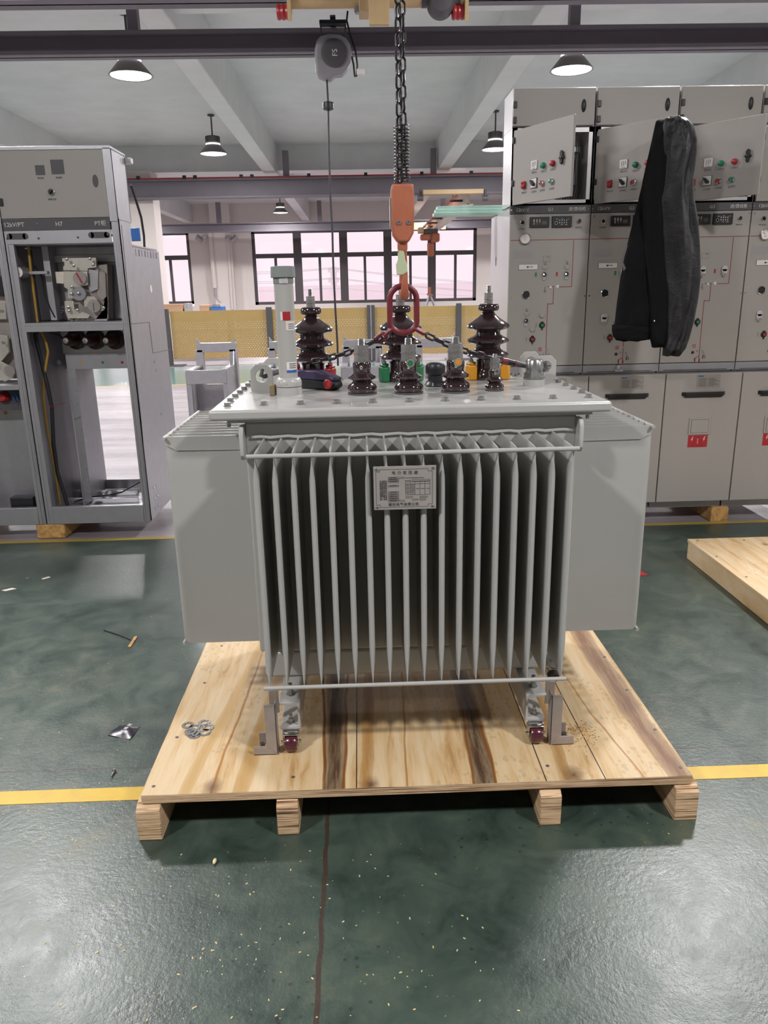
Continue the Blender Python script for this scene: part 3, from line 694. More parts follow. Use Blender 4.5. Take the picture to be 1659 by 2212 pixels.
def hv(x, y, col):
    z = LZ
    prof = [(.050, 0), (.052, .006), (.050, .018), (.044, .030), (.041, .036), (.040, .062), (.043, .072), (.060, .078), (.074, .083), (.076, .089), (.072, .095), (.056, .102), (.046, .110), (.044, .117), (.047, .124), (.062, .129), (.075, .134), (.077, .140), (.072, .146), (.056, .153), (.045, .160), (.043, .168),
            (.046, .174), (.062, .178), (.075, .183), (.078, .189), (.074, .196), (.058, .206), (.040, .218), (.028, .228), (.022, .236), (.021, .241), (.034, .243), (.0375, .247), (.0375, .258), (.033, .266), (.022, .268)]
    prof = [(r_, h*1.0) for r_, h in prof]
    o = MB().lathe(prof, (x, y, z), n=44).build('high_voltage_bushing', 'porcelain', P)
    studs(o, x, y, z+.268, .0135, .0078, [('h', .012), ('w', .003), ('h', .012), ('h', .008)], z+.328)
    for a in (200, 340, 90):
        cx_, cy_ = x+.066*math.cos(R(a)), y+.066*math.sin(R(a))
        c_ = MB().box((-.019, -.016, 0), (.019, .016, .055)).prism([(-.019, -.016, .055), (.019, -.016, .055), (.013, -.012, .066), (-.013, -.012, .066)], (0, .028, 0)).build('clamp_cap', col, P, .005, xf=Matrix.Translation((cx_, cy_, z)) @ Matrix.Rotation(R(a+90), 4, 'Z'))
        MB().hexa((cx_, cy_, z+.06), .008, .014).cyl((cx_, cy_, z+.07), (cx_, cy_, z+.088), .0048, n=10).build('clamp_bolt', 'zinc', c_)
hv(-.172, 2.80, 'red'); hv(.146, 2.80, 'greenp'); hv(.462, 2.80, 'yellowp')
# tap changer knob
kx, ky = .255, 2.63
o = MB().lathe([(.030, 0), (.037, .004), (.030, .016), (.025, .018), (.0245, .036), (.030, .04), (.0335, .046), (.0335, .066), (.030, .074), (.018, .079), (0, .08)], (kx, ky, LZ), n=32).build('tap_changer_knob', 'black', P)
text('marking', '5', .014, 'inkw', o, facing((kx-.012, ky-.0355, LZ+.008)), .0004); text('marking', '5', .012, 'inkw', o, facing((kx+.019, ky-.034, LZ+.008)), .0004)
# filler cap
vx, vy = .583, 2.57
MB().lathe([(.036, 0), (.036, .022), (.033, .025)], (vx, vy, LZ), n=32).build('filler_neck', 'paint', P)
o = MB().cyl((vx, vy, LZ+.025), (vx, vy, LZ+.029), .0365, n=32).hexa((vx, vy, LZ+.029), .034, .016).lathe([(.028, .045), (.0285, .05), (.028, .084), (.024, .089), (0, .0895)], (vx, vy, LZ), n=32).build('filler_cap', 'zinc', P)
# oil level gauge tube
gx, gy = -.233, 2.47
MB().lathe([(.042, 0), (.041, .028)], (gx, gy, LZ), n=36).lathe([(.05, 0), (.044, .003)], (gx, gy, LZ), n=36).build('gauge_collar', 'paint', P)
o = MB().lathe([(.041, .030), (.042, .034), (.041, .048), (.036, .056), (.031, .058)], (gx, gy, LZ), n=36).cyl((gx-.004, gy-.0425, LZ+.042), (gx-.004, gy-.036, LZ+.042), .004, n=12).build('gauge_flange', 'paint', P)
o = MB().cyl((gx, gy, LZ+.058), (gx, gy, LZ+.355), .030, n=40).build('gauge_tube', 'paint', P)
zc = LZ+.345
q = MB().cyl((gx, gy, zc), (gx, gy, zc+.018), .0315, n=36).cyl((gx, gy, zc+.018), (gx, gy, zc+.052), .0385, .037, n=40)
q.build('gauge_cap', mat('gauge_cap_grey', '#7f8582', .5), P, .002)
b = MB()
for k in range(8): a = R(255+k*6); b.box((-.0012, -.0335, zc+.001), (.0012, -.030, zc+.017), Matrix.Translation((gx, gy, 0)) @ Matrix.Rotation(a-R(270), 4, 'Z'))
b.build('cap_ribs', 'inkw', P)
def curved(name, a0, a1, z0, z1, r, m, par, n=8):
    b = MB(); A = []; B = []
    for k in range(n+1):
        a = R(a0+(a1-a0)*k/n); A.append(b.b.verts.new((gx+r*math.cos(a), gy+r*math.sin(a), z0))); B.append(b.b.verts.new((gx+r*math.cos(a), gy+r*math.sin(a), z1)))
    for k in range(n): b.b.faces.new((A[k], A[k+1], B[k+1], B[k]))
    ob = b.build(name, m, par); ob.modifiers.new('th', 'SOLIDIFY').thickness = .0006; return ob
curved('sight_window', 246, 260, LZ+.236, LZ+.262, .0306, 'white', o); curved('sight_window', 260, 306, LZ+.236, LZ+.262, .0306, 'red', o)
s1 = curved('blue_lettered_label', 276, 338, LZ+.205, LZ+.234, .0305, 'cream', o)
for k, z in enumerate((.224, .218, .212)): curved('printed_line', 290, 332, LZ+z-.001, LZ+z+.001, .0309, 'blue', s1)
s2 = curved('maker_label', 268, 335, LZ+.078, LZ+.108, .0305, 'white', o); curved('blue_band', 268, 335, LZ+.075, LZ+.083, .0307, 'blue', s2)
for z in (.102, .096, .090): curved('printed_line', 284, 328, LZ+z-.0012, LZ+z+.0012, .0309, 'ink', s2)
MB().box((gx-.062, gy-.012, LZ), (gx-.043, gy+.02, LZ+.035)).build('wooden_tag', 'brown', P, .003)
# name plate
na = at(806, 1008, YFIN-.012); nb = at(942, 1098, YFIN-.012)
pln = box('name_plate', (na.x, YFIN-.014, nb.z), (nb.x, YFIN-.0115, na.z), 'plate', P, .0005)
yp = YFIN-.0146; npx, npz = (na.x+nb.x)/2, (na.z+nb.z)/2; NW, NH = nb.x-na.x, na.z-nb.z
def pt(u, v): return (na.x+NW*u, yp, na.z-NH*v)
text('plate_title', '电 力 变 压 器', .0105, 'ink', pln, facing(pt(.5, .155)), .0003, 1.15)
text('plate_maker', '德锐电气有限公司', .0098, 'ink', pln, facing(pt(.475, .885)), .0003, 1.12)
rows = ['产品型号', '额定容量', '额定电压', '联结组别', '额定频率', '冷却方式', '使用条件', '绝缘水平', '短路阻抗', '出厂序号', '出厂日期']
text('plate_rows', '\n'.join(rows), .0050, 'ink', pln, facing(pt(.155, .55)), .0002)
b = MB()
def ln(u0, v0, u1, v1, w_=.0005):
    a = pt(u0, v0); c = pt(u1, v1); b.box((min(a[0], c[0])-w_/2, yp-.0003, min(a[2], c[2])-w_/2), (max(a[0], c[0])+w_/2, yp+.0004, max(a[2], c[2])+w_/2))
def rc(u0, v0, u1, v1): ln(u0, v0, u1, v0); ln(u0, v1, u1, v1); ln(u0, v0, u0, v1); ln(u1, v0, u1, v1)
ln(.1, .07, .87, .07); ln(.1, .94, .87, .94); ln(.04, .12, .04, .88); ln(.94, .12, .94, .88)
ln(.04, .12, .1, .12); ln(.1, .07, .1, .12); ln(.87, .07, .87, .12); ln(.87, .12, .94, .12); ln(.04, .88, .1, .88); ln(.1, .88, .1, .94); ln(.87, .88, .94, .88); ln(.87, .88, .87, .94)
for v in (.245, .29, .335, .43, .58, .635, .685, .735, .78): rc(.235, v, .49 if v in (.245, .78) else .40, v+.035)
for v in (.36, .41, .455, .505, .555, .605, .66): ln(.51, v, .90 if v in (.36, .41, .66) else .66, v)
for u in (.51, .585, .66, .74, .82, .90): ln(u, .36, u, .66)
rc(.62, .31, .90, .345); rc(.51, .7, .62, .73); rc(.74, .7, .86, .73); rc(.62, .76, .71, .79); rc(.74, .76, .83, .79)
for v in (.258, .303, .348, .443, .593, .648, .698, .748, .793): ln(.26, v, .37, v, .0009)
for v in (.43, .48, .53, .58, .63): ln(.53, v, .56, v, .0008); ln(.6, v, .645, v, .0008)
for u in (.68, .76, .84): ln(u, .52, u+.05, .52, .0009)
ln(.51, .27, .8, .27, .0012); ln(.5, .33, .6, .33, .001)
b.build('plate_lines', 'ink', pln, smooth=False)
for u, v in ((.05, .06), (.95, .055), (.05, .93), (.945, .93)):
    p = pt(u, v); MB().lathe([(.0042, 0), (.0036, .0018), (.0015, .0024), (.0012, .001), (0, .001)], p, (0, -1, 0), 16).build('rivet', 'chrome', pln)
# drain valve glimpsed through the last fins
MB().lathe([(.016, 0), (.016, .03), (.02, .032), (.02, .045), (.014, .05), (0, .05)], (.592, TY0, .345), (0, -1, 0), 20).build('drain_valve', 'zinc', P)
MB().lathe([(.013, 0), (.019, .002), (.019, .02), (.015, .021), (.015, .012), (0, .012)], (.592, TY0-.03, .302), (0, -1, -.3), 20).build('drain_cap', 'black', P)

# channel rails, casters
CT = .30; CB = .208; CW = .062
def cbolt(x, y, z, par, k=1):
    MB().cyl((x, y, z), (x, y, z+.0025), .0135*k, n=20).hexa((x, y, z+.0025), .0105*k, .009*k).hexa((x, y, z+.012*k), .0105*k, .008*k).cyl((x, y, z+.02*k), (x, y, z+.038*k), .0062*k, n=12).build('bolt', 'zinc', par)
for (x, s_) in ((-.246, 1), (.512, -1)):          # s_ = side the web is on
    xl, xr = x-CW/2, x+CW/2; xw0, xw1 = (xr-.006, xr) if s_ > 0 else (xl, xl+.006)
    b = MB(); y0, y1 = 2.066, 3.0
    pts = [(xl, CT), (xr, CT), (xr, CB), (xl, CB), (xl, CB+.007), (xr-.007, CB+.012), (xr-.007, CT-.012), (xl, CT-.007)]
    if s_ < 0: pts = [(xl+xr-u, v) for u, v in pts]
    b.prism([(u, y0, v) for u, v in pts], (0, y1-y0, 0))
    rail = b.build('channel_rail', 'paint', P, .0015)
    cbolt(x, 2.115, CT, rail)
    for yc in (2.066, 2.93):
        c_ = MB().box((x-.028, yc-.026 if yc > 2.5 else 2.066, CB-.004), (x+.028, yc+.03, CB)).lathe([(.022, 0), (.026, -.003), (.022, -.006)], (x, yc, CB-.004)).prism([(x-.024, yc-.022, CB-.008), (x-.024, yc+.022, CB-.008), (x-.024, yc+.012, PZ+.015), (x-.024, yc-.012, PZ+.015)], (.003, 0, 0)).prism([(x+.021, yc-.022, CB-.008), (x+.021, yc+.022, CB-.008), (x+.021, yc+.012, PZ+.015), (x+.021, yc-.012, PZ+.015)], (.003, 0, 0)).box((x-.024, yc-.022, CB-.010), (x+.024, yc+.022, CB-.007)).build('caster', 'chrome', P, .001)
        MB().lathe([(.012, -.019), (.024, -.0185), (.0275, -.013), (.0285, 0), (.0275, .013), (.024, .0185), (.012, .019)], (x, yc-.010, PZ+.0285), (1, 0, 0), 32).build('wheel', 'wheel', c_)
        MB().cyl((x-.031, yc-.004, PZ+.0285), (x+.031, yc-.004, PZ+.0285), .0055, n=12).build('axle', 'chrome', c_)
        cbolt(x, yc+.022, CB+.010, c_, .75)
# raw steel angle brackets clamping the rails
for (x, s_, lab) in ((-.285, -1, 'raw steel corner bracket bolted to the pallet at the left rail'), (.552, 1, 'raw steel corner bracket bolted to the pallet at the right rail')):
    t = thing('angle_bracket', lab, 'bracket', (x, 2.05, PZ), 'raw steel corner brackets holding the rails')
    w_ = .034; y0 = 2.035
    def X(u): return x+s_*u
    # upright angle: one leg facing the camera, one leg along the rail
    b = MB().prism([(X(0), y0, PZ), (X(0), y0, CT+.012), (X(w_), y0, CT+.012), (X(w_), y0, PZ+.03)], (0, .0035, 0)).prism([(X(0), y0, PZ), (X(0), y0, CT+.012), (X(0), y0+.04, CT+.012), (X(0), y0+.04, PZ)], (s_*.0035, 0, 0))
    b.build('upright', 'raw', t, .0008)
    b = MB().prism([(X(.002), y0, PZ), (X(w_+.001), y0, PZ+.03), (X(.074), y0, PZ+.03), (X(.074), y0, PZ)], (0, .0035, 0)).box((min(X(.002), X(.074)), y0, PZ), (max(X(.002), X(.074)), y0+.042, PZ+.0035))
    foot = b.build('foot', 'raw', t, .0008)
    MB().cyl((X(.05), y0+.024, PZ+.0035), (X(.05), y0+.024, PZ+.007), .011, n=16).hexa((X(.05), y0+.024, PZ+.007), .0085, .02).build('anchor_bolt', 'zinc', foot)
    MB().box((min(X(.03), X(.065)), y0+.06, PZ), (max(X(.03), X(.065)), y0+.0635, PZ+.04)).build('rear_tab', 'raw', t, .001)
    box('upper_tab', (min(X(-.002), X(.028)), y0+.075, CT-.06), (max(X(-.002), X(.028)), y0+.0785, CT+.018), 'raw', t, .001)

# ================================================================ HOIST AND SLING
def link(b, c, d, side_, L_, wd, r, n=8):
    d = Vector(d).normalized(); s_ = Vector(side_); s_ = (s_-d*s_.dot(d)).normalized(); pts = []
    h = L_/2-wd/2
    for k in range(9): a = PI*k/8; pts.append(Vector(c)+d*(h+math.sin(a)*(wd/2-r))+s_*(math.cos(a)*(wd/2-r)))
    for k in range(9): a = PI+PI*k/8; pts.append(Vector(c)+d*(-h+math.sin(a)*(wd/2-r))+s_*(math.cos(a)*(wd/2-r)))
    b.tube(pts, r, n, closed=True)
def chain(b, pts, L_, wd, r, s0=(1, .3, 0), n=8):
    pts = [Vector(p) for p in pts]; pitch = L_-2*r; acc = 0; k = 0; seg = [(pts[i], pts[i+1]) for i in range(len(pts)-1)]
    tot = sum((q-p).length for p, q in seg); s_ = pitch/2
    while s_ < tot:
        a = s_
        for p, q in seg:
            l = (q-p).length
            if a <= l: break
            a -= l
        d = (q-p).normalized(); u = Vector(s0)-d*Vector(s0).dot(d); u.normalize(); v = d.cross(u)
        link(b, p+d*a, d, u if k % 2 == 0 else v, L_, wd, r, n); s_ += pitch; k += 1
HY = 2.52; hx = .141
t = thing('chain_hoist_hook', 'orange hoist hook block on a dark double chain above the transformer', 'hoist', (hx, HY, 1.64))
b = MB(); chain(b, [(hx-.006, HY-.010, 2.62), (hx-.006, HY-.010, 1.82)], .044, .026, .0037, (.75, .6, 0)); b.build('chain', 'chain', t)
b = MB(); chain(b, [(hx+.006, HY+.012, 2.60), (hx+.007, HY+.012, 1.82)], .044, .026, .0037, (.9, .4, 0)); b.build('chain', 'chain', t)
b = MB(); pts = []; z0, z1 = 1.812, 1.975; turns = 17
for k in range(turns*16+1):
    a = 2*PI*k/16; pts.append((hx+.001+.0235*math.cos(a), HY+.0235*math.sin(a), z0+(z1-z0)*k/(turns*16)))
b.tube(pts, .0017, 6).build('spring', 'chain', t)
b = MB(); outl = [(-.032, 1.81), (.034, 1.81), (.036, 1.79), (.0365, 1.735), (.034, 1.668), (.019, 1.642), (-.015, 1.642), (-.031, 1.664), (-.0345, 1.70), (-.0345, 1.79)]
b.prism([(hx+u, HY-.03, v) for u, v in outl], (0, .028, 0)); b.build('block_half', 'orange', t, .007, seg=3)
b = MB(); b.prism([(hx+u, HY-.001, v) for u, v in outl], (0, .031, 0)); b.build('block_half', 'orange', t, .007, seg=3)
b = MB().box((hx-.0385, HY-.02, 1.69), (hx-.034, HY+.02, 1.77)).build('block_label', 'silver', t)
for u in (-.012, .018): MB().lathe([(.0065, 0), (.0065, .004), (.003, .004), (.003, .002), (0, .002)], (hx+u, HY-.03, 1.699), (0, -1, 0), 14).build('block_screw', 'beam', t)
MB().lathe([(.016, 0), (.016, -.02), (.013, -.03)], (hx, HY, 1.644), n=24).build('hook_swivel', 'orange', t)
hp = [(0, 1.635), (.004, 1.60), (.012, 1.572), (.026, 1.548), (.032, 1.522), (.026, 1.497), (.008, 1.482), (-.012, 1.483), (-.028, 1.499), (-.034, 1.520), (-.036, 1.545)]
hr = [.010, .0105, .012, .0135, .0145, .0155, .016, .015, .0125, .009, .005]
MB().tube([(hx+.004, HY+u, v) for u, v in hp], hr, 14).build('hook', 'orange', t)
MB().prism([(hx-.018, HY-.014, 1.618), (hx+.002, HY-.014, 1.618), (hx+.004, HY-.018, 1.59), (hx+.010, HY-.032, 1.575), (hx+.010, HY-.040, 1.553), (hx-.004, HY-.044, 1.545), (hx-.022, HY-.043, 1.545), (hx-.024, HY-.035, 1.575), (hx-.016, HY-.018, 1.592)], (.004, .006, 0)).build('safety_latch', 'latch', t, .002)
b = MB().cyl((hx-.03, HY-.012, 1.614), (hx-.012, HY-.012, 1.614), .003, n=8).build('latch_pin', 'dark', t)
# master ring
RY = HY
t = MB(); pts = []; rh = .040; rw = .043; zt1, zb1 = 1.508, 1.366
for k in range(13): a = PI*k/12; pts.append((hx+rw*math.cos(a), RY, zt1-rh+rh*math.sin(a)+.004))
for k in range(13): a = PI+PI*k/12; pts.append((hx+rw*math.cos(a), RY-.0, zb1+rh*.9+rh*.9*math.sin(a)))
ring = t.tube(pts, .0095, 14, closed=True).build('lifting_ring', 'redpaint')
tag(ring, 'red oblong lifting ring hanging in the orange hook', 'ring')
# sling legs
def sling(name, lab, pts, conn, end, grp):
    r = thing(name, lab, 'chain', pts[0], grp); b = MB(); chain(b, pts[1:], .040, .024, .0042, (0, .3, 1), 10); b.build('chain', 'chain', r)
    p, q = Vector(pts[0]), Vector(pts[1]); b = MB(); d = (q-p)
    chain(b, [p-d*.02, q+d*.1], .052, .032, .0062, (0, 1, .2), 10); b.build('connecting_link', 'redpaint', r)
    e0, e1 = [Vector(v) for v in end]; d = (e1-e0); n = d.normalized()
    MB().cyl(e0, e0+d*.13, .011, .012).build('clevis', 'redpaint', r, .002); MB().cyl(e0+d*.12, e0+d*.30, .0115, .010).build('clevis_body', 'black', r, .002); MB().cyl(e0+d*.29, e0+d*.36, .0115, .010).build('clevis', 'redpaint', r, .002)
    MB().tube([e0+d*.3, e0+d*.55, e0+d*.8, e1, e1+Vector((n.x*.012, n.y*.012, .004)), e1+Vector((n.x*.006, n.y*.01, .022)), e1+Vector((-n.x*.012, -n.y*.01, .026))], [.011, .009, .008, .0075, .007, .006, .004], 12).build('sling_hook', 'dark', r)
    return r
g_ = 'chain sling legs of the lifting ring'
sling('chain_sling', 'chain leg sloping right from the red ring to the right lifting lug', [(hx+.034, RY, 1.382), (.215, 2.53, 1.358), (.262, 2.54, 1.336), (.345, 2.56, 1.303), (.415, 2.58, 1.282), (.470, 2.59, 1.267)], 1, ((.475, 2.59, 1.265), (.635, 2.655, 1.224)), g_)
sling('chain_sling', 'chain leg sloping left from the red ring behind the gauge tube', [(hx-.034, RY, 1.382), (.072, 2.55, 1.352), (.02, 2.58, 1.325), (-.05, 2.62, 1.297), (-.12, 2.66, 1.278), (-.20, 2.67, 1.262)], 1, ((-.215, 2.66, 1.258), (-.322, 2.562, 1.232)), g_)
# purple and black clamp tool on the lid
t = thing('clamp_tool', 'purple and black elongated clamp with a red round knob lying on the lid', 'tool', (-.13, 2.66, LZ))
def Z(u, v, w_): # local: u along, v across
    d = Vector((.80, -.60, 0)); n = Vector((.60, .80, 0)); return Vector((-.24, 2.69, LZ+.001))+d*u+n*v+Vector((0, 0, w_))
b = MB().prism([Z(0, -.02, .032), Z(.0, -.02, .056), Z(.12, -.02, .062), Z(.17, -.02, .05), Z(.20, -.02, .042), Z(.20, -.02, .030)], Vector((.6, .8, 0))*.045).build('upper_shell', 'purple', t, .004)
b = MB().prism([Z(0, -.02, .006), Z(0, -.02, .032), Z(.20, -.02, .030), Z(.205, -.02, .012), Z(.19, -.02, 0), Z(.03, -.02, 0)], Vector((.6, .8, 0))*.045).build('lower_body', 'black', t, .004)
p = Z(.182, -.024, .021); MB().lathe([(.0165, 0), (.0165, .008), (.013, .011), (.009, .011), (.008, .009), (0, .009)], p+Vector((0, 0, 0)), (-.6, -.8, 0), 24).build('knob', 'red', t)

# ---------------------------------------------------------------- washers on the pallet
wz = PZ+.001
WS = [(-.600, 2.217, 0, 'silver'), (-.549, 2.228, 0, ''), (-.574, 2.199, 0, ''), (-.531, 2.199, 0, ''), (-.536, 2.170, 0, ''), (-.566, 2.156, 0, ''), (-.570, 2.165, 1, ''), (-.580, 2.170, 2, '')]
labs = ['steel washer at the far left of the loose group on the pallet', 'steel washer lying highest and farthest back of the loose group', 'steel washer in the middle of the group, just behind the little pile', 'bright steel washer at the right side of the loose group', 'steel washer at the lower right of the loose group', 'steel washer at the bottom of the little washer pile', 'steel washer in the middle of the little washer pile', 'steel washer on top of the little washer pile']
for (x, y, k, _), lab in zip(WS, labs):
    o = MB().lathe([(.0105, 0), (.0195, 0), (.0195, .0025), (.0105, .0025), (.0105, 0)], (x, y, PZ+.0003+.0027*k), n=32, caps=False).build('washer', 'zinc')
    tag(o, lab, 'washer', 'steel washers on the pallet'); 
b = MB(); 
for k in range(260):
    a = random.gauss(0, 1); c_ = random.gauss(0, 1); x, y = .66+a*.03, 2.09+c_*.035
    s_ = random.uniform(.0008, .0028); b.box((-s_, -s_*.5, 0), (s_, s_*.5, s_*.5), Matrix.Translation((x, y, PZ)) @ Matrix.Rotation(random.uniform(0, 3), 4, 'Z'))
o = b.build('sawdust', 'timber', smooth=False); tag(o, 'heap of drilling sawdust beside the right bracket on the pallet', 'sawdust'); o['kind'] = 'stuff'

# ---------------------------------------------------------------- litter on the floor
b = MB()
for k in range(420):
    if k % 3: x, y = random.gauss(-.3, .28), random.gauss(1.35, .22)
    else: x, y = random.uniform(-1.4, 1.5), random.uniform(1.0, 4.4)
    if k % 7 == 0: x, y = random.gauss(-.95, .2), random.gauss(2.0, .12)
    if y > 1.8 and -.7 < x < .97 and y < 3.1: continue
    if y < .9: continue
    s_ = random.uniform(.0008, .0026); b.box((-s_*1.3, -s_*.6, 0), (s_*1.3, s_*.6, s_*.5), Matrix.Translation((x, y, 0)) @ Matrix.Rotation(random.uniform(0, 3), 4, 'Z'))
o = b.build('wood_chips', mat('chip_wood', '#c9b889', .7), smooth=False); tag(o, 'tiny pale wood chips scattered over the green floor', 'chips'); o['kind'] = 'stuff'
t = thing('plastic_packet', 'dark purple plastic packet lying on the green floor at left', 'packet', (-.885, 2.42, 0))
c4 = [atz(232, 1588, .002), atz(281, 1597, .002), atz(304, 1569, .002), atz(258, 1566, .002)]
b = MB(); n = 10; g = [[None]*(n+1) for _ in range(n+1)]
for i in range(n+1):
    for j in range(n+1):
        u, v = i/n, j/n; p = c4[0].lerp(c4[1], u).lerp(c4[3].lerp(c4[2], u), v)
        g[i][j] = b.b.verts.new((p.x, p.y, .002+.010*math.sin(PI*u)*math.sin(PI*v)+.002*math.sin(7*u+5*v)))
for i in range(n):
    for j in range(n): b.b.faces.new((g[i][j], g[i+1][j], g[i+1][j+1], g[i][j+1]))
o = b.build('packet', mat('dark_foil', '#2c2733', .3), t); o.modifiers.new('th', 'SOLIDIFY').thickness = .001
mid = (c4[0]+c4[1]+c4[2]+c4[3])/4; ang = math.atan2((c4[3]-c4[0]).y, (c4[3]-c4[0]).x)
text('packet_lettering', '干 燥 剂', .016, 'inkw', t, Matrix.Translation((mid.x+.008, mid.y, .0148)) @ Matrix.Rotation(ang, 4, 'Z'), .0006)
p, q = atz(225, 1361, .003), atz(291, 1385, .003)
tag(MB().tube([p, p.lerp(q, .5)+Vector((0, .006, 0)), q], .0035, 6).build('cable_tie', 'rubber'), 'thin black cable tie lying on the floor left of the transformer', 'cable tie')
p, q = atz(293, 1376, .004), atz(295, 1397, .004)
tag(MB().box((p.x-.007, q.y, 0), (p.x+.007, p.y+.005, .006)).build('wood_splinter', 'timber', bevel=.001), 'reddish wood splinter at the end of the black tie', 'splinter')
p = atz(464, 1864, .0)
tag(MB().lathe([(0, -.012), (.004, -.007), (.0055, 0), (.004, .007), (0, .012)], (p.x, p.y, .006), (.1, 1, 0), 10).build('wood_sliver', mat('sliver', '#d9c9a3', .7)), 'pale elongated wood sliver on the floor in front of the pallet', 'sliver')
p = atz(244, 1675, 0)
t = MB().hexa((p.x, p.y+.015, .006), .007, .004, (0, 1, 0)).cyl((p.x-.001, p.y-.012, .005), (p.x, p.y+.015, .006), .0028, n=10)
tag(t.build('screw', 'zinc'), 'small silver screw lying on the floor near the yellow line', 'screw')
p = atz(60, 1252, 0); tag(MB().hexa((p.x, p.y, 0), .012, .01).build('nut', 'zinc'), 'small silver nut on the floor at the left, below the cabinets', 'nut')
for (q, lab) in (((20, 1274), 'cream paper scrap on the floor at the left edge'), ((100, 1249), 'narrow pale paper scrap on the floor right of the nut')):
    p = atz(*q, 0); L_ = .035 if q[0] == 20 else .022
    tag(MB().prism([(p.x-L_, p.y-.012, .001), (p.x-.3*L_, p.y-.022, .001), (p.x+L_, p.y+.006, .001), (p.x+.2*L_, p.y+.02, .001)], (0, 0, .002)).build('paper_scrap', 'cream'), lab, 'paper')
p = atz(1380, 1237, 0); tag(MB().prism([(p.x-.07, p.y-.04, 0), (p.x+.035, p.y-.045, 0), (p.x+.02, p.y+.03, 0), (p.x-.07, p.y+.035, 0)], (0, 0, .002)).build('warning_sticker', 'labelred'), 'crumpled red warning sticker lying on the floor by the right fins', 'sticker')
# pallet at the right
t = thing('plywood_crate_base', 'pale plywood platform lying on the floor at the right edge', 'pallet', (2.5, 3.8, 0))
zt2 = .115; a = atz(1485, 1164, zt2)
b = MB().prism([(a.x, 4.10, 0), (a.x, 4.10, zt2-.02), (a.x+1.3, 4.12, zt2-.02), (a.x+1.3, 2.2, zt2-.02), (a.x+.12, 2.2, zt2-.02), (a.x+.12, 2.2, 0)], (0, 0, 0)) if False else None
dx = .0
box('platform_frame', (a.x+.004, 2.9, 0), (a.x+1.4, a.y-.004, zt2-.018), 'deck2', t, .003)
box('platform_top', (a.x, 2.896, zt2-.018), (a.x+1.404, a.y, zt2), 'deck2', t, .002)
for (u, v) in ((.04, -.04), (.03, -.3), (.04, -.6), (.03, -.9), (.3, -.05)): MB().cyl((a.x+u, a.y+v, zt2-.001), (a.x+u, a.y+v, zt2+.001), .006, n=10).build('screw_head', 'dark', t)
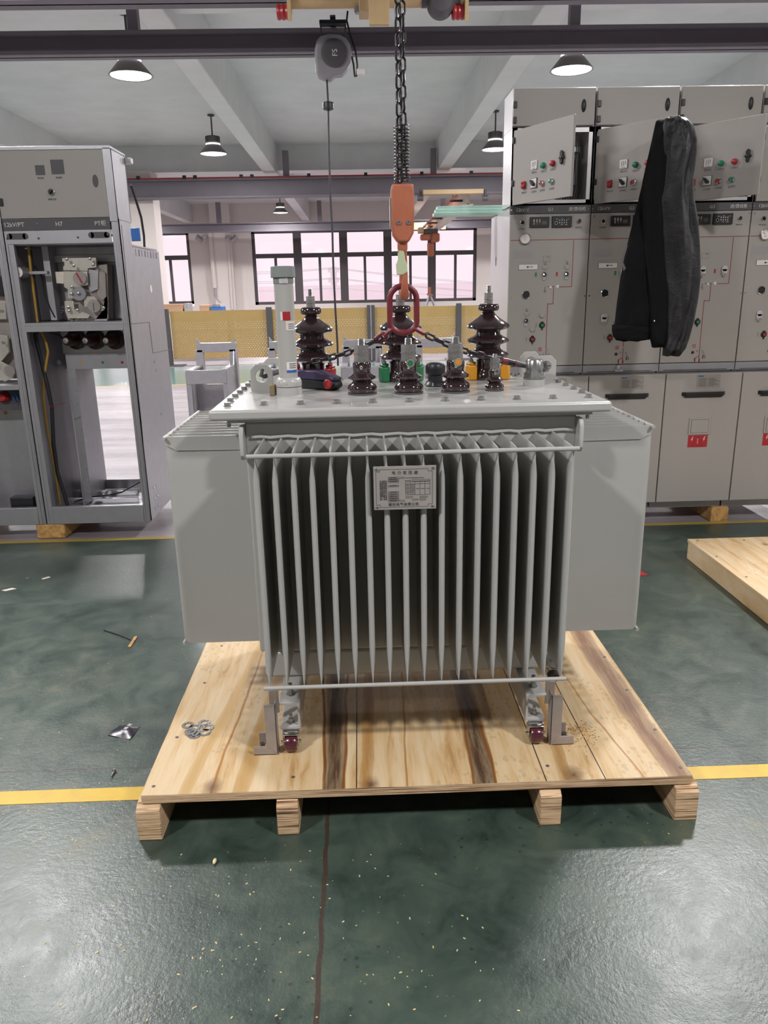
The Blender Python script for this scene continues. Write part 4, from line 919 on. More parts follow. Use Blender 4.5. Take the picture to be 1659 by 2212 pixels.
# ================================================================ SWITCHGEAR, RIGHT ROW
CYF = 4.72; CX0 = .893; CW_ = .4775
def zp(zx, zy):                                   # measured on the first cabinet's face -> (offset x, z)
    p = at(1060+zx*.205, 420+zy*.205, CYF-.004); return p.x-CX0, p.z
def disc(b, x, z, r, y0, y1, n=24): b.cyl((x, y0, z), (x, y1, z), r, n=n); return b
def cabinet(i, tag_, lab, closed, gauge, ang, mlabel):
    x0 = CX0+CW_*i; x1 = x0+CW_; F = CYF
    t = thing('switchgear_cabinet', lab, 'cabinet', ((x0+x1)/2, F+.3, .1), 'row of beige switchgear cabinets')
    g = .004
    # carcass
    b = MB(); b.box((x0+g, F+.02, 1.03), (x1-g, F+.66, 1.945)); b.box((x0+g, F+.01, 2.372), (x1-g, F+.27, 2.575))
    b.box((x0+g, F+.04, .1), (x1-g, F+.66, 1.03)); b.build('body', 'cabwhite', t, .002, seg=1)
    # open low voltage compartment
    b = MB(); z0, z1 = 1.958, 2.372
    b.box((x0+g, F+.0, z0), (x0+.012, F+.27, z1)).box((x1-.012, F, z0), (x1-g, F+.27, z1)).box((x0+g, F+.26, z0), (x1-g, F+.27, z1)).box((x0+g, F, z0), (x1-g, F+.27, z0+.01)).box((x0+g, F, z1-.004), (x1-g, F+.27, z1))
    b.box((x0+g, F, z0), (x1-g, F+.006, z0+.028)).box((x0+g, F, z1-.028), (x1-g, F+.006, z1)).box((x1-.034, F, z0), (x1-g, F+.006, z1)).box((x0+g, F, z0), (x0+.034, F+.006, z1))
    b.build('low_voltage_box', 'cabwhite', t)
    inn = MB().box((x0+.05, F+.19, z0+.03), (x1-.04, F+.2, z1-.03)).build('mounting_plate', 'steel', t)
    if i == 0:
        for (u, v, w_, h, m) in ((.36, .06, .03, .22, 'dark'), (.40, .12, .025, .14, 'reel'), (.33, .05, .025, .25, 'steel'), (.38, .30, .05, .03, 'steel')): box('relay', (x0+u, F+.12, z0+v), (x0+u+w_, F+.19, z0+v+h), m, inn, .002)
        b = MB()
        for k in range(7): xx = x0+.34+.014*k; b.tube([(xx, F+.12, z0+.04), (xx+.005, F+.09, z0+.1), (xx-.006+.003*k, F+.11, z0+.2), (xx+.01, F+.12, z0+.33)], .0025, 6)
        b.build('wiring', 'black', inn)
    # top door
    d = box('upper_door', (x0+.006, F-.004, 2.378), (x1-.008, F+.012, 2.570), 'cab', t, .002)
    hx_, hz = x0+.404, 2.478 if True else 0
    MB().lathe([(1, 0), (.95, .45), (.6, .8), (0, .9)], (0, 0, 0), n=24).build('door_lock', 'black', d, xf=Matrix.Translation((hx_, F-.004, hz)) @ Matrix.Rotation(R(90), 4, 'X') @ Matrix.Diagonal((.013, .034, .013, 1)))
    for z in (2.487, 2.408): box('hinge', (x0+.004, F-.014, z-.017), (x0+.024, F-.002, z+.017), 'black', d, .002)
    # open door with controls
    a = R(ang); hxw, hyw = x0+.010, F-.02
    mt = Matrix.Translation((hxw, hyw, 0)) @ Matrix.Rotation(-a, 4, 'Z')
    if True:
        dd = MB().box((0, 0, 1.958), (.472, .016, 2.352)).build('control_door', 'cab', t, .002, xf=mt)
        def dput(bb, name, m, bev=0): return bb.build(name, m, dd, bev, xf=mt)
        for z in (2.30, 2.075): dput(MB().box((-.006, -.008, z-.016), (.012, 0, z+.016)), 'hinge', 'black', .002)
        q = dput(MB().box((.156, -.006, 2.126), (.205, 0, 2.172)), 'indicator_meter', 'white', .002)
        dput(MB().box((.168, -.0072, 2.14), (.172, -.005, 2.165)).box((.180, -.0072, 2.14), (.184, -.005, 2.165)).box((.191, -.0072, 2.145), (.195, -.005, 2.165)).box((.17, -.0072, 2.131), (.193, -.005, 2.134)), 'meter_marks', 'reel')
        for (u, m, nm) in ((.255, 'green', 'green_indicator_lamp'), (.330, 'red', 'red_indicator_lamp')):
            dput(MB().lathe([(.0155, 0), (.0155, .008), (.014, .016), (.008, .02), (0, .021)], (u, 0, 2.137), (0, -1, 0), 24), nm, m)
        dput(MB().box((.382, -.012, 2.150), (.418, 0, 2.162)).lathe([(.012, 0), (.010, .016), (0, .018)], (.4, 0, 2.156), (0, -1, 0), 16).prism([(.391, -.014, 2.130), (.389, -.014, 2.182), (.400, -.014, 2.192), (.411, -.014, 2.182), (.409, -.014, 2.130), (.400, -.014, 2.122)], (0, .012, 0)), 'cross_handle', 'black', .002)
        dput(MB().box((.086, -.014, 2.036), (.114, 0, 2.075)).box((.09, -.02, 2.04), (.11, -.012, 2.048)).box((.09, -.02, 2.062), (.11, -.012, 2.070)), 'red_rocker_switch', 'red', .003)
        s_ = dput(MB().box((.160, -.006, 2.032), (.206, 0, 2.080)), 'selector_plate', 'white', .001)
        MB().box((.158, -.004, 2.030), (.208, .0, 2.082)).build('plate_border', 'black', s_, xf=mt)
        MB().prism([(.164, -.022, 2.074), (.176, -.022, 2.072), (.198, -.022, 2.052), (.196, -.022, 2.042), (.184, -.022, 2.040), (.172, -.022, 2.054)], (0, .018, 0)).build('selector_knob', 'black', s_, .003, xf=mt)
        for (u, m, nm) in ((.250, 'red', 'red_push_button'), (.325, 'green', 'green_push_button')):
            q = dput(MB().lathe([(.0165, 0), (.0165, .01), (.012, .012), (.012, .008)], (u, 0, 2.048), (0, -1, 0), 24), nm, 'chrome')
            MB().cyl((u, -.001, 2.048), (u, -.011, 2.048), .0115, n=20).build('button_face', m, q, xf=mt)
        tx = ('储能状态', '合闸指示', '分闸指示', '照明加热', '远方就地', '分闸按钮', '合闸按钮')
        for (u, z, s2) in zip((.180, .255, .330, .1, .183, .250, .325), (2.112, 2.108, 2.108, 2.016, 2.012, 2.012, 2.012), tx):
            q = dput(MB().box((u-.021, -.001, z-.006), (u+.021, 0, z+.006)), 'caption_plate', 'reel')
            MB().box((u-.020, -.0014, z-.005), (u+.020, -.0004, z+.005)).build('plate_face', 'cab', q, xf=mt)
            text('caption', s2, .0095, 'ink', q, mt @ facing((u, -.0016, z)), .0002)
    # dark title strip
    s_ = box('title_strip', (x0+.002, F-.008, 1.912), (x1-.002, F+.02, 1.956), 'dark', t, .001)
    zc = 1.933
    text('title', '12kV/V', .026, 'inkw', s_, facing((x0+.073, F-.009, zc)), .0003)
    text('title', tag_, .026, 'inkw', s_, facing((x0+.238, F-.009, zc)), .0003)
    text('title', '进/馈线柜', .024, 'inkw', s_, facing((x0+.395, F-.009, zc)), .0003)
    for u in (.010, .462): MB().lathe([(.005, 0), (.0035, .002), (0, .0022)], (x0+u, F-.008, zc), (0, -1, 0), 12).build('screw', 'chrome', s_)
    # face panel
    pn = box('face_panel', (x0+.003, F-.004, 1.035), (x1-.003, F+.02, 1.910), 'cab', t, .0015)
    y = F-.004
    def pb(bb, name, m, bev=0, par=None): return bb.build(name, m, par or pn, bev)
    for (zx, zy) in ((235, 245), (1035, 228), (208, 1085), (988, 1070), (945, 1808), (215, 1808)):
        u, z = zp(zx, zy); pb(MB().lathe([(.0055, 0), (.004, .002), (0, .0025)], (x0+u, y, z), (0, -1, 0), 12), 'screw', 'chrome')
    for (zx, zy) in ((332, 298), (932, 282)):
        u, z = zp(zx, zy); q = pb(MB().lathe([(.0135, 0), (.0135, .006), (.0105, .008)], (x0+u, y, z), (0, -1, 0), 24), 'rotary_switch', 'chrome')
        MB().cyl((x0+u, y, z), (x0+u, y-.009, z), .0105, n=20).box((-.0025, -.016, -.0095), (.0025, -.008, .0095), Matrix.Translation((x0+u, y, z)) @ Matrix.Rotation(R(-40 if zx < 500 else 40), 4, 'Y')).build('switch_knob', 'black', q)
        u, z = zp(zx-5, zy+66); q = pb(MB().box((x0+u-.020, y-.001, z-.0055), (x0+u+.020, y, z+.0055)), 'caption_plate', 'cab'); text('caption', '显示器电源' if zx < 500 else '温湿度控制', .008, 'ink', q, facing((x0+u, y-.0014, z)), .0002)
    (u0, za), (u1, zb_) = zp(412, 240), zp(612, 347)
    q = pb(MB().box((x0+u0, y-.012, zb_), (x0+u1, y, za)), 'display_module', 'black', .002)
    for k, m in enumerate(('yellowp', 'green', 'red')):
        u, z = zp(452+30*k, 312); MB().cyl((x0+u, y-.012, z), (x0+u, y-.0145, z), .0046, n=14).build('indicator', m, q)
        u, z = zp(452+30*k, 280); MB().box((x0+u-.004, y-.0128, z-.009), (x0+u+.004, y-.012, z+.009)).box((x0+u-.002, y-.0134, z-.005), (x0+u+.002, y-.012, z+.005)).build('indicator_mark', 'reel', q)
    u, z = zp(560, 300); MB().box((x0+u-.014, y-.0126, z-.010), (x0+u+.014, y-.012, z+.010)).build('display', 'dark', q)
    (u0, za), (u1, zb_) = zp(645, 232), zp(848, 345)
    q = pb(MB().box((x0+u0, y-.012, zb_), (x0+u1, y, za)), 'control_module', 'black', .002)
    b = MB()
    for r_ in range(2):
        for c_ in range(4): u, z = zp(722+24*c_, 273+26*r_); b.box((x0+u-.0022, y-.0128, z-.0035), (x0+u+.0022, y-.012, z+.0035))
    for (zx, zy, w_) in ((695, 262, .006), (750, 258, .005), (815, 260, .004), (745, 318, .006), (790, 320, .008)): u, z = zp(zx, zy); b.box((x0+u-w_, y-.0127, z-.001), (x0+u+w_, y-.012, z+.001))
    b.build('module_marks', 'inkw', q)
    u, z = zp(685, 303); MB().lathe([(.0085, 0), (.0085, .001), (.0068, .001), (.0068, 0)], (x0+u, y-.012, z), (0, -1, 0), 20).build('module_dial', 'inkw', q)
    # mimic diagram
    def line(pts, m='redline', w_=.0016):
        b = MB()
        cur = Vector((zp(*pts[0])[0], zp(*pts[0])[1]))
        for q in pts[1:]:
            nx = Vector(zp(*q))
            if abs(nx.x-cur.x) > abs(nx.y-cur.y): nx.y = cur.y
            else: nx.x = cur.x
            ua, za, ub, zb_ = cur.x+x0, cur.y, nx.x+x0, nx.y; cur = nx
            b.box((min(ua, ub)-w_, y-.0012, min(za, zb_)-w_), (max(ua, ub)+w_, y, max(za, zb_)+w_))
        return b
    (ua, za) = zp(205, 487)
    b = line([(212, 485), (1040, 485)]); b2 = line([(875, 485), (875, 970), (725, 970)])
    b3 = line([(600, 970), (664, 970)], w_=.0015); 
    b4 = line([(664, 970), (664, 1152), (600, 1152), (600, 1152), (600, 1640)]); b5 = line([(583, 1640), (583, 1800)])
    pb(b, 'busbar_line', 'redline'); pb(b2, 'mimic_line', 'redline'); pb(b4, 'mimic_line', 'redline'); pb(b5, 'mimic_line', 'redline')
    pb(b3, 'earth_line', 'ink')
    b = line([(572, 975), (572, 1010)], w_=.0013)
    for k, w_ in enumerate((.0095, .006, .003)): u, z = zp(572, 1015+10*k); b.box((x0+u-w_, y-.0012, z-.0009), (x0+u+w_, y, z+.0009))
    pb(b, 'earth_symbol', 'ink')
    # arrows at the foot of the diagram
    b = MB()
    for zx in (535, 583):
        u, z = zp(zx, 1790); b.prism([(x0+u-.006, y-.0012, z+.008), (x0+u+.006, y-.0012, z+.008), (x0+u, y-.0012, z-.008)], (0, .0012, 0))
    (ua, za), (ub, zb_) = zp(583, 1735), zp(535, 1765); b.prism([(x0+ua, y-.0012, za+.003), (x0+ub-.002, y-.0012, zb_+.002), (x0+ub-.002, y-.0012, zb_-.012), (x0+ub+.002, y-.0012, zb_-.012), (x0+ub+.002, y-.0012, zb_), (x0+ua, y-.0012, za-.001)], (0, .0012, 0))
    pb(b, 'arrow_symbol', 'redline')
    b = MB()
    for zx in (555, 612): u, z = zp(zx, 1685); b.lathe([(.005, 0), (.005, .001), (.0035, .001), (.0035, 0)], (x0+u, y, z), (0, -1, 0), 12)
    for (zx, zy) in ((535, 1765), (583, 1765)): u, z = zp(zx, zy); b.lathe([(.0045, 0), (.0045, .0014), (.003, .0014), (.003, 0)], (x0+u, y, z), (0, -1, 0), 12)
    for (zx, zy, w_, h) in ((628, 1730, .0008, .02), (610, 1706, .007, .0008), (618, 1745, .003, .012), (640, 1745, .002, .010)): u, z = zp(zx, zy); b.box((x0+u-w_, y-.001, z-h), (x0+u+w_, y, z+h))
    pb(b, 'circuit_symbol', 'ink')
    # plates and windows
    if gauge:
        u, z = zp(358, 467); q = pb(MB().lathe([(.032, 0), (.032, .014), (.0285, .017), (.0265, .012), (.0265, .004)], (x0+u, y, z), (0, -1, 0), 36), 'pressure_gauge', 'chrome')
        MB().cyl((x0+u, y, z), (x0+u, y-.010, z), .0265, n=32).build('gauge_face', 'gauge', q)
        if gauge == 2:
            MB().box((-.0008, -.0112, 0), (.0008, -.010, .018), Matrix.Translation((x0+u, y, z)) @ Matrix.Rotation(R(-50), 4, 'Y')).box((x0+u-.008, y-.0108, z-.012), (x0+u+.008, y-.010, z-.010)).build('needle', 'black', q)
            for k, c_ in ((0, 'green'), (1, 'yellowp'), (2, 'red')):
                MB().box((-.003, -.0106, .019), (.003, -.010, .022), Matrix.Translation((x0+u, y, z)) @ Matrix.Rotation(R(-30+28*k), 4, 'Y')).build('gauge_mark', c_, q)
    (u0, za), (u1, zb_) = zp(236, 588), zp(438, 714)
    q = pb(MB().box((x0+u0, y-.0008, zb_), (x0+u1, y, za)), 'instruction_plate', 'reel')
    MB().box((x0+u0+.001, y-.0011, zb_+.001), (x0+u1-.001, y, za-.001)).build('plate_face', 'cab', q)
    b = MB()
    for k in range(9): b.box((x0+u0+.006, y-.0014, za-.011-.0045*k), (x0+u1-.005-(.008 if k == 4 else 0), y-.001, za-.009-.0045*k))
    b.box(((x0+u0+x0+u1)/2-.01, y-.0014, za-.006), ((x0+u0+x0+u1)/2+.01, y-.001, za-.003)); b.build('printed_lines', 'reel', q)
    (u0, za), (u1, zb_) = zp(294, 737), zp(494, 793)
    q = pb(MB().box((x0+u0, y-.003, zb_), (x0+u1, y, za)), 'interlock_slot', 'ink', .001)
    MB().box((x0+u0+.0015, y-.0034, zb_+.0015), (x0+u1-.0015, y-.002, za-.0015)).build('slot_face', 'white', q)
    u, z = zp(395, 765); MB().box((x0+u-.008, y-.008, z-.004), (x0+u-.001, y-.003, z+.004)).box((x0+u-.008, y-.004, z-.0012), (x0+u+.012, y-.003, z+.0012)).box((x0+u+.016, y-.0045, z-.002), (x0+u+.026, y-.003, z+.002)).build('slot_lever', 'black', q)
    u, z = zp(590, 678); q = pb(MB().box((x0+u-.022, y-.0008, z-.016), (x0+u+.022, y, z+.016)), 'notice_plate', 'ink', .0)
    MB().box((x0+u-.021, y-.0011, z-.015), (x0+u+.021, y, z+.015)).build('plate_face', 'cab', q); text('notice_heading', '注意', .008, 'ink', q, facing((x0+u+.006, y-.0013, z+.009)), .0002)
    b = MB()
    for k in range(4): b.box((x0+u-.008, y-.0013, z+.002-.005*k), (x0+u+.016, y-.001, z+.003-.005*k))
    b.build('printed_lines', 'reel', q)
    for (zx, zy) in ((563, 845), (795, 840), (370, 1332)):
        u, z = zp(zx, zy); X_ = x0+u
        if closed:
            q = pb(MB().cyl((X_, y, z+.014), (X_, y-.010, z+.014), .0185, n=28).box((X_-.018, y-.010, z-.012), (X_+.018, y, z+.014)).cyl((X_, y, z-.01), (X_, y-.009, z-.02), .0165, n=24).box((X_-.006, y-.012, z-.034), (X_+.006, y-.003, z-.012)), 'operating_cover', 'cabwhite', .003)
            MB().box((X_-.001, y-.014, z-.032), (X_+.001, y-.012, z-.018)).build('cover_tab', 'ink', q)
        else:
            q = pb(MB().lathe([(.0175, 0), (.0185, .004), (.0165, .007), (.0135, .007), (.0135, .001)], (X_, y, z), (0, -1, 0), 32).box((X_-.009, y-.006, z-.031), (X_+.009, y, z-.016)), 'operating_hole', 'chrome')
            MB().cyl((X_, y, z), (X_, y-.003, z), .0135, n=24).build('hole_interior', 'black', q)
            MB().cyl((X_-.003, y, z), (X_-.003, y-.006, z+.001), .006, n=16).build('operating_shaft', 'chrome', q)
            c_ = pb(MB().cyl((X_+.003, y, z+.044), (X_+.003, y-.005, z+.044), .0165, n=28).box((X_-.004, y-.005, z+.055), (X_+.010, y, z+.076)), 'operating_cover', 'cab', .001)
            MB().box((X_+.002, y-.0065, z+.060), (X_+.004, y-.005, z+.074)).build('cover_tab', 'ink', c_)
    for (zx, zy, m) in ((475, 845, 'green'), (696, 840, 'labelred')):
        u, z = zp(zx, zy); q = pb(MB().box((x0+u-.005, y-.001, z-.012), (x0+u+.005, y, z+.012)), 'side_label', m); MB().box((x0+u+.007, y-.0008, z-.010), (x0+u+.009, y, z+.010)).build('printed_line', 'reel', q)
    u, z = zp(523, 1632); q = pb(MB().box((x0+u-.006, y-.001, z-.011), (x0+u+.006, y, z+.011)), 'red_label', 'labelred'); b = MB()
    for k in range(4): b.box((x0+u-.014, y-.0008, z-.009+.005*k), (x0+u-.010, y, z-.006+.005*k))
    b.build('printed_mark', 'ink', q); MB().box((x0+u-.001, y-.0014, z-.008), (x0+u+.001, y-.001, z+.008)).build('arrow_mark', 'inkw', q)
    for (zx, zy, r_) in ((630, 978, .008), (704, 970, .010)): u, z = zp(zx, zy); pb(MB().lathe([(r_, 0), (r_*.9, .003), (0, .005)], (x0+u, y, z), (0, -1, 0), 20), 'position_indicator', 'white')
    u, z = zp(590, 1632); pb(MB().cyl((x0+u, y, z), (x0+u, y-.002, z), .0085, n=20), 'position_indicator', 'silver'); 
    u, z = zp(370, 1058); q = pb(MB().lathe([(.0245, 0), (.0245, .006), (.021, .008), (.021, .002)], (x0+u, y, z), (0, -1, 0), 32), 'viewing_port', 'chrome'); MB().cyl((x0+u, y, z), (x0+u, y-.003, z), .021, n=28).build('port_glass', 'black', q)
    for (zx, zy, m) in ((540, 1378, 'green'), (437, 1527, 'red')):
        u, z = zp(zx, zy); q = pb(MB().lathe([(.0175, 0), (.0175, .006), (.012, .012), (.0095, .012), (.0095, .010)], (x0+u, y, z), (0, -1, 0), 28).box((x0+u-.003, y-.008, z-.028), (x0+u+.003, y, z-.014)).box((x0+u-.006, y-.008, z+.014), (x0+u+.006, y, z+.022)), 'push_button', 'black')
        MB().cyl((x0+u, y, z), (x0+u, y-.0125, z), .0095, n=20).build('button_face', m, q)
        if not closed:
            u, z = zp(zx, zy-108); pb(MB().lathe([(.0185, 0), (.0185, .004), (.016, .008), (0, .01)], (x0+u, y, z), (0, -1, 0), 28), 'button_cover', 'cab')
        u, z = zp(zx-62, zy); b = MB()
        for k in range(4): b.box((x0+u-.002, y-.0008, z-.012+.007*k), (x0+u+.002, y, z-.008+.007*k))
        pb(b, 'printed_caption', 'ink')
    u, z = zp(508, 1700); pb(MB().lathe([(.0088, 0), (.0082, .005), (.005, .008), (0, .009)], (x0+u, y, z), (0, -1, 0), 20), 'black_plug', 'black')
    # bar between upper and lower part
    bt = box('middle_rail', (x0+.002, F-.002, .985), (x1-.002, F+.03, 1.030), 'steel', t, .001)
    box('rail_shadow_gap', (x0+.03, F-.004, .988), (x1-.05, F-.001, .992), 'ink', bt)
    # cable compartment door, standing proud
    e0 = x0+.024; e1 = x1+.024 if i < 3 else x1+.02
    ld_ = box('cable_door', (e0+.003, F-.07, .157), (e1-.003, F+.035, .972), 'cab', t, .003)
    yy = F-.07
    hxa, hxb, hz_ = e0+.105, e1-.10, .842
    MB().prism([(hxa, yy, hz_), (hxa+.02, yy-.026, hz_), (hxb-.02, yy-.026, hz_), (hxb, yy, hz_)], (0, 0, .018)).prism([(hxa, yy, hz_), (hxa+.02, yy-.026, hz_), (hxb-.02, yy-.026, hz_), (hxb, yy, hz_)], (0, 0, -.004)).prism([(hxa+.02, yy, hz_-.018), (hxb-.02, yy, hz_-.018), (hxb-.018, yy-.020, hz_-.004), (hxa+.018, yy-.020, hz_-.004)], (0, 0, .006)).build('door_handle', 'black', ld_, .002)
    q = box('rating_plate', (e0+.193, yy-.001, .885), (e0+.340, yy, .965), 'silver', ld_)
    box('plate_logo', (e0+.20, yy-.0014, .952), (e0+.235, yy-.001, .960), 'blue', q)
    b = MB()
    for k in range(7):
        b.box((e0+.205, yy-.0014, .94-.0075*k), (e0+.255, yy-.001, .9425-.0075*k)); b.box((e0+.265, yy-.0014, .94-.0075*k), (e0+.30+.03*((k*7) % 3)/2, yy-.001, .9425-.0075*k))
    b.build('plate_lines', 'ink', q)
    q = MB().box((e0+.168, yy-.006, .592), (e0+.306, yy, .700)).build('inspection_frame', 'cab', ld_, .002)
    MB().box((e0+.181, yy-.0068, .604), (e0+.292, yy-.005, .689)).build('frame_gap', 'ink', q); MB().box((e0+.183, yy-.0078, .606), (e0+.290, yy-.006, .687)).build('inspection_window', 'cab', q)
    q = box('warning_sign', (e0+.172, yy-.0012, .512), (e0+.296, yy, .588), 'labelred', ld_)
    for u in (.196, .272):
        X_ = e0+u; MB().prism([(X_+.004, yy-.002, .580), (X_-.006, yy-.002, .560), (X_+.002, yy-.002, .562), (X_-.004, yy-.002, .546), (X_+.008, yy-.002, .566), (X_+.000, yy-.002, .565), (X_+.009, yy-.002, .580)], (0, .0009, 0)).build('lightning_bolt', 'inkw', q)
    X_ = e0+.234; tri = [(X_, .582), (X_-.036, .520), (X_+.036, .520)]; b = MB()
    for k in range(3):
        (ua, za), (ub, zb_) = tri[k], tri[(k+1) % 3]; b.tube([(ua, yy-.0016, za), (ub, yy-.0016, zb_)], .0008, 4)
    b.build('triangle_outline', 'redline', q); text('warning_text', '高\n压\n危\n险', .0085, 'inkw', q, facing((X_, yy-.0018, .551)), .0002)
    b = MB().box((x0+.01, F+.0, .1), (x1-.0, F+.03, .155)); b.build('plinth', 'steel', t, .001)
    if i == 1:
        u = at(1338, 797, F-.01); MB().box((u.x-.03, F-.02, .99), (u.x+.02, F-.002, 1.005)).box((u.x-.02, F-.02, 1.0), (u.x+.0, F-.006, 1.03)).build('latch', 'chrome', t, .001)
    return t
cabinet(0, 'G1', 'beige switchgear cabinet at the left of the row with its small control door wide open', False, 1, 61, '')
cabinet(1, 'G2', 'beige switchgear cabinet half covered by the hanging black jacket', True, 0, 50, '')
cabinet(2, 'G3', 'beige switchgear cabinet right of the jacket with covered operating holes', True, 0, 50, '')
cabinet(3, 'G4', 'beige switchgear cabinet cut off by the right photo edge, with a round gauge', True, 2, 0, '')
p = atx(1070, 565, CX0); G1 = [o for o in bpy.data.objects if o.name == 'switchgear_cabinet'][0]
MB().lathe([(1, 0), (1, .05), (0, .05)], (0, 0, 0), n=24).build('side_grip', 'dark', G1, xf=Matrix.Translation((CX0+.004, p.y, p.z)) @ Matrix.Rotation(R(-90), 4, 'Y') @ Matrix.Diagonal((.03, .012, .03, 1)))
# timber blocks under the cabinets
p = atz(1553, 1127, 0)
tag(MB().prism([(p.x-.055, 4.70, 0), (p.x-.055, 4.70, .085), (p.x-.045, 4.70, .1), (p.x+.05, 4.70, .1), (p.x+.06, 4.70, .09), (p.x+.06, 4.70, 0)], (0, .7, 0)).build('timber_block', 'timber', bevel=.003), 'brown timber block under the right row of cabinets', 'timber')
tag(MB().box((1.0, 4.74, 0), (1.11, 5.35, .1)).build('timber_block', 'timber', bevel=.003), 'timber block under the left end of the right cabinet row, hidden by the transformer', 'timber')
p = at(1470, 1075, 5.1)
tag(MB().box((2.95, 4.74, 0), (3.05, 5.35, .1)).build('timber_block', 'timber', bevel=.003), 'timber block under the far right cabinet outside the photo', 'timber')
# green strips lying on top of the lower body
zt3 = 1.947
for k in range(3):
    a = at(935, 436, 5.22).x
    tag(MB().box((a+.012*k, 5.16+.012*k, zt3+.0205*k), (1.45, 5.24+.012*k, zt3+.020+.0205*k)).build('plastic_strip', 'teal', bevel=.002), ['lowest pale green strip of the stack sticking out left of the cabinets', 'middle pale green strip of the stack sticking out left of the cabinets', 'topmost pale green strip of the stack sticking out left of the cabinets'][k], 'strip', 'green strips on the cabinets')

# ================================================================ JACKET
JY = 4.24
t = thing('jacket', 'black jacket hanging over the open control door of the middle cabinet', 'jacket', (at(1420, 700, JY).x, JY, at(1420, 768, JY).z))
def cloth(name, prof, yc, dep, m, folds, seed, seg=26, out=.02):
    """prof rows: (py, left px, right px); front bulges towards the room"""
    rnd = random.Random(seed); b = MB(); G = []; n = len(prof)
    rows = []
    for i in range((n-1)*6+1):
        k = i/6; a = int(min(k, n-2)); f = k-a; rows.append([prof[a][j]+(prof[a+1][j]-prof[a][j])*f for j in range(3)])
    ph = [rnd.uniform(0, 6) for _ in range(6)]
    for i, (py, l, r_) in enumerate(rows):
        t_ = i/(len(rows)-1); ring = []
        A = at(l, py, yc); B = at(r_, py, yc); endk = min(1, 6*t_+.35, 8*(1-t_)+.5)
        for s_ in (0, 1):
            for j in range(seg+1 if s_ == 0 else seg-1):
                u = j/seg if s_ == 0 else 1-(j+1)/seg
                bul = math.sqrt(max(0, 1-(2*u-1)**2))
                pz = Vector((u*folds*.9+seed, t_*1.3, s_*3.1)); fo = 1.5*noise.noise(pz)+.8*noise.noise(Vector((u*folds*1.8+t_*2.5+seed, t_*4.5-u*1.5, 2+s_)))+.45*noise.noise(Vector((u*7+seed, t_*13+u*4, 5+s_)))
                y_ = (-1 if s_ == 0 else .6)*dep*bul*endk+(fo*out*bul*(1 if s_ == 0 else .3))
                ring.append(b.b.verts.new((A.x+(B.x-A.x)*u, yc+y_, A.z+(B.z-A.z)*u+.006*math.sin(9*u+ph[1])*(t_ > .97))))
        G.append(ring)
    m_ = len(G[0])
    for P_, Q_ in zip(G, G[1:]):
        for k in range(m_): b.b.faces.new((P_[k], P_[(k+1) % m_], Q_[(k+1) % m_], Q_[k]))
    b.b.faces.new(G[0][::-1]); b.b.faces.new(G[-1])
    o = b.build(name, m, t); sd = o.modifiers.new('s', 'SUBSURF'); sd.levels = 1; sd.render_levels = 1; return o
body = cloth('jacket_body', [(258, 1422, 1468), (262, 1416, 1480), (300, 1408, 1497), (400, 1385, 1499), (480, 1365, 1490), (540, 1350, 1480), (600, 1338, 1468), (660, 1330, 1450), (700, 1326, 1425), (727, 1322, 1408), (736, 1338, 1380)], JY+.03, .045, 'clothmatte', 2.2, 3, out=.018)
sl = cloth('sleeve', [(252, 1446, 1472), (256, 1436, 1482), (272, 1430, 1498), (300, 1428, 1507), (330, 1428, 1506), (380, 1424, 1499), (430, 1420, 1501), (480, 1428, 1510), (540, 1432, 1513), (600, 1436, 1514), (650, 1438, 1508), (690, 1436, 1500), (730, 1434, 1488), (752, 1432, 1478), (768, 1430, 1466)], JY-.035, .05, 'cloth', 2.6, 11, out=.026)
fl_ = cloth('front_panel', [(262, 1416, 1455), (300, 1408, 1458), (400, 1385, 1452), (500, 1388, 1450), (600, 1398, 1450), (680, 1402, 1452), (730, 1403, 1450), (750, 1408, 1446)], JY-.02, .035, 'clothmatte', 1.6, 5, out=.012)
cuff = cloth('hem_ribbing', [(700, 1321, 1416), (712, 1320, 1414), (724, 1322, 1410), (736, 1330, 1402)], JY+.025, .05, 'clothmatte', 2, 8, out=.006)
MB().prism([at(1352, 532, JY-.02), at(1356, 530, JY-.02), at(1346, 565, JY-.03), at(1352, 580, JY-.03), at(1347, 585, JY-.03), at(1343, 562, JY-.02)], (0, .003, 0)).build('reflective_strip', 'dark', t)
p = at(1413, 693, JY-.055); MB().lathe([(.0045, 0), (.0045, .003), (.002, .004), (0, .003)], p, (0, -1, 0), 14).build('snap_button', 'chrome', t)

# ================================================================ SWITCHGEAR, LEFT
def A(x, y, Y=CYF): return at(x, y, Y)
XA, XB = -2.036, -1.378; F = CYF
t = thing('switchgear_cabinet', 'open galvanised switchgear cabinet at the left, with its mechanism and cables bare', 'cabinet', (-1.7, F+.3, .1))
# upper instrument box
b = MB(); b.box((XA, F, 1.935), (XB-.045, F+.012, 2.295)); ub = b.build('instrument_panel', 'cab', t, .001)
b = MB().box((XA, F-.004, 2.292), (XB, F+.29, 2.312)).box((XB-.045, F-.004, 1.91), (XB, F+.02, 2.3)).box((XB-.012, F, 1.92), (XB, F+.28, 2.3)); b.build('instrument_box', 'steel', t, .002)
box('box_back', (XA, F+.27, 1.93), (XB, F+.28, 2.3), 'steel', t)
for (xa_, ya_, xb_, yb_) in ((75, 357, 98, 378), (108, 345, 140, 376)):
    a, c = A(xa_, ya_), A(xb_, yb_); box('panel_cutout', (a.x, F-.0015, c.z), (c.x, F+.001, a.z), 'dark', ub)
for (xx, yy, s_) in ((88, 385, '电压表'), (127, 384, '电流表'), (113, 431, '转换开关')): text('caption', s_, .012, 'ink', ub, facing((A(xx, yy).x, F-.001, A(xx, yy).z)), .0003)
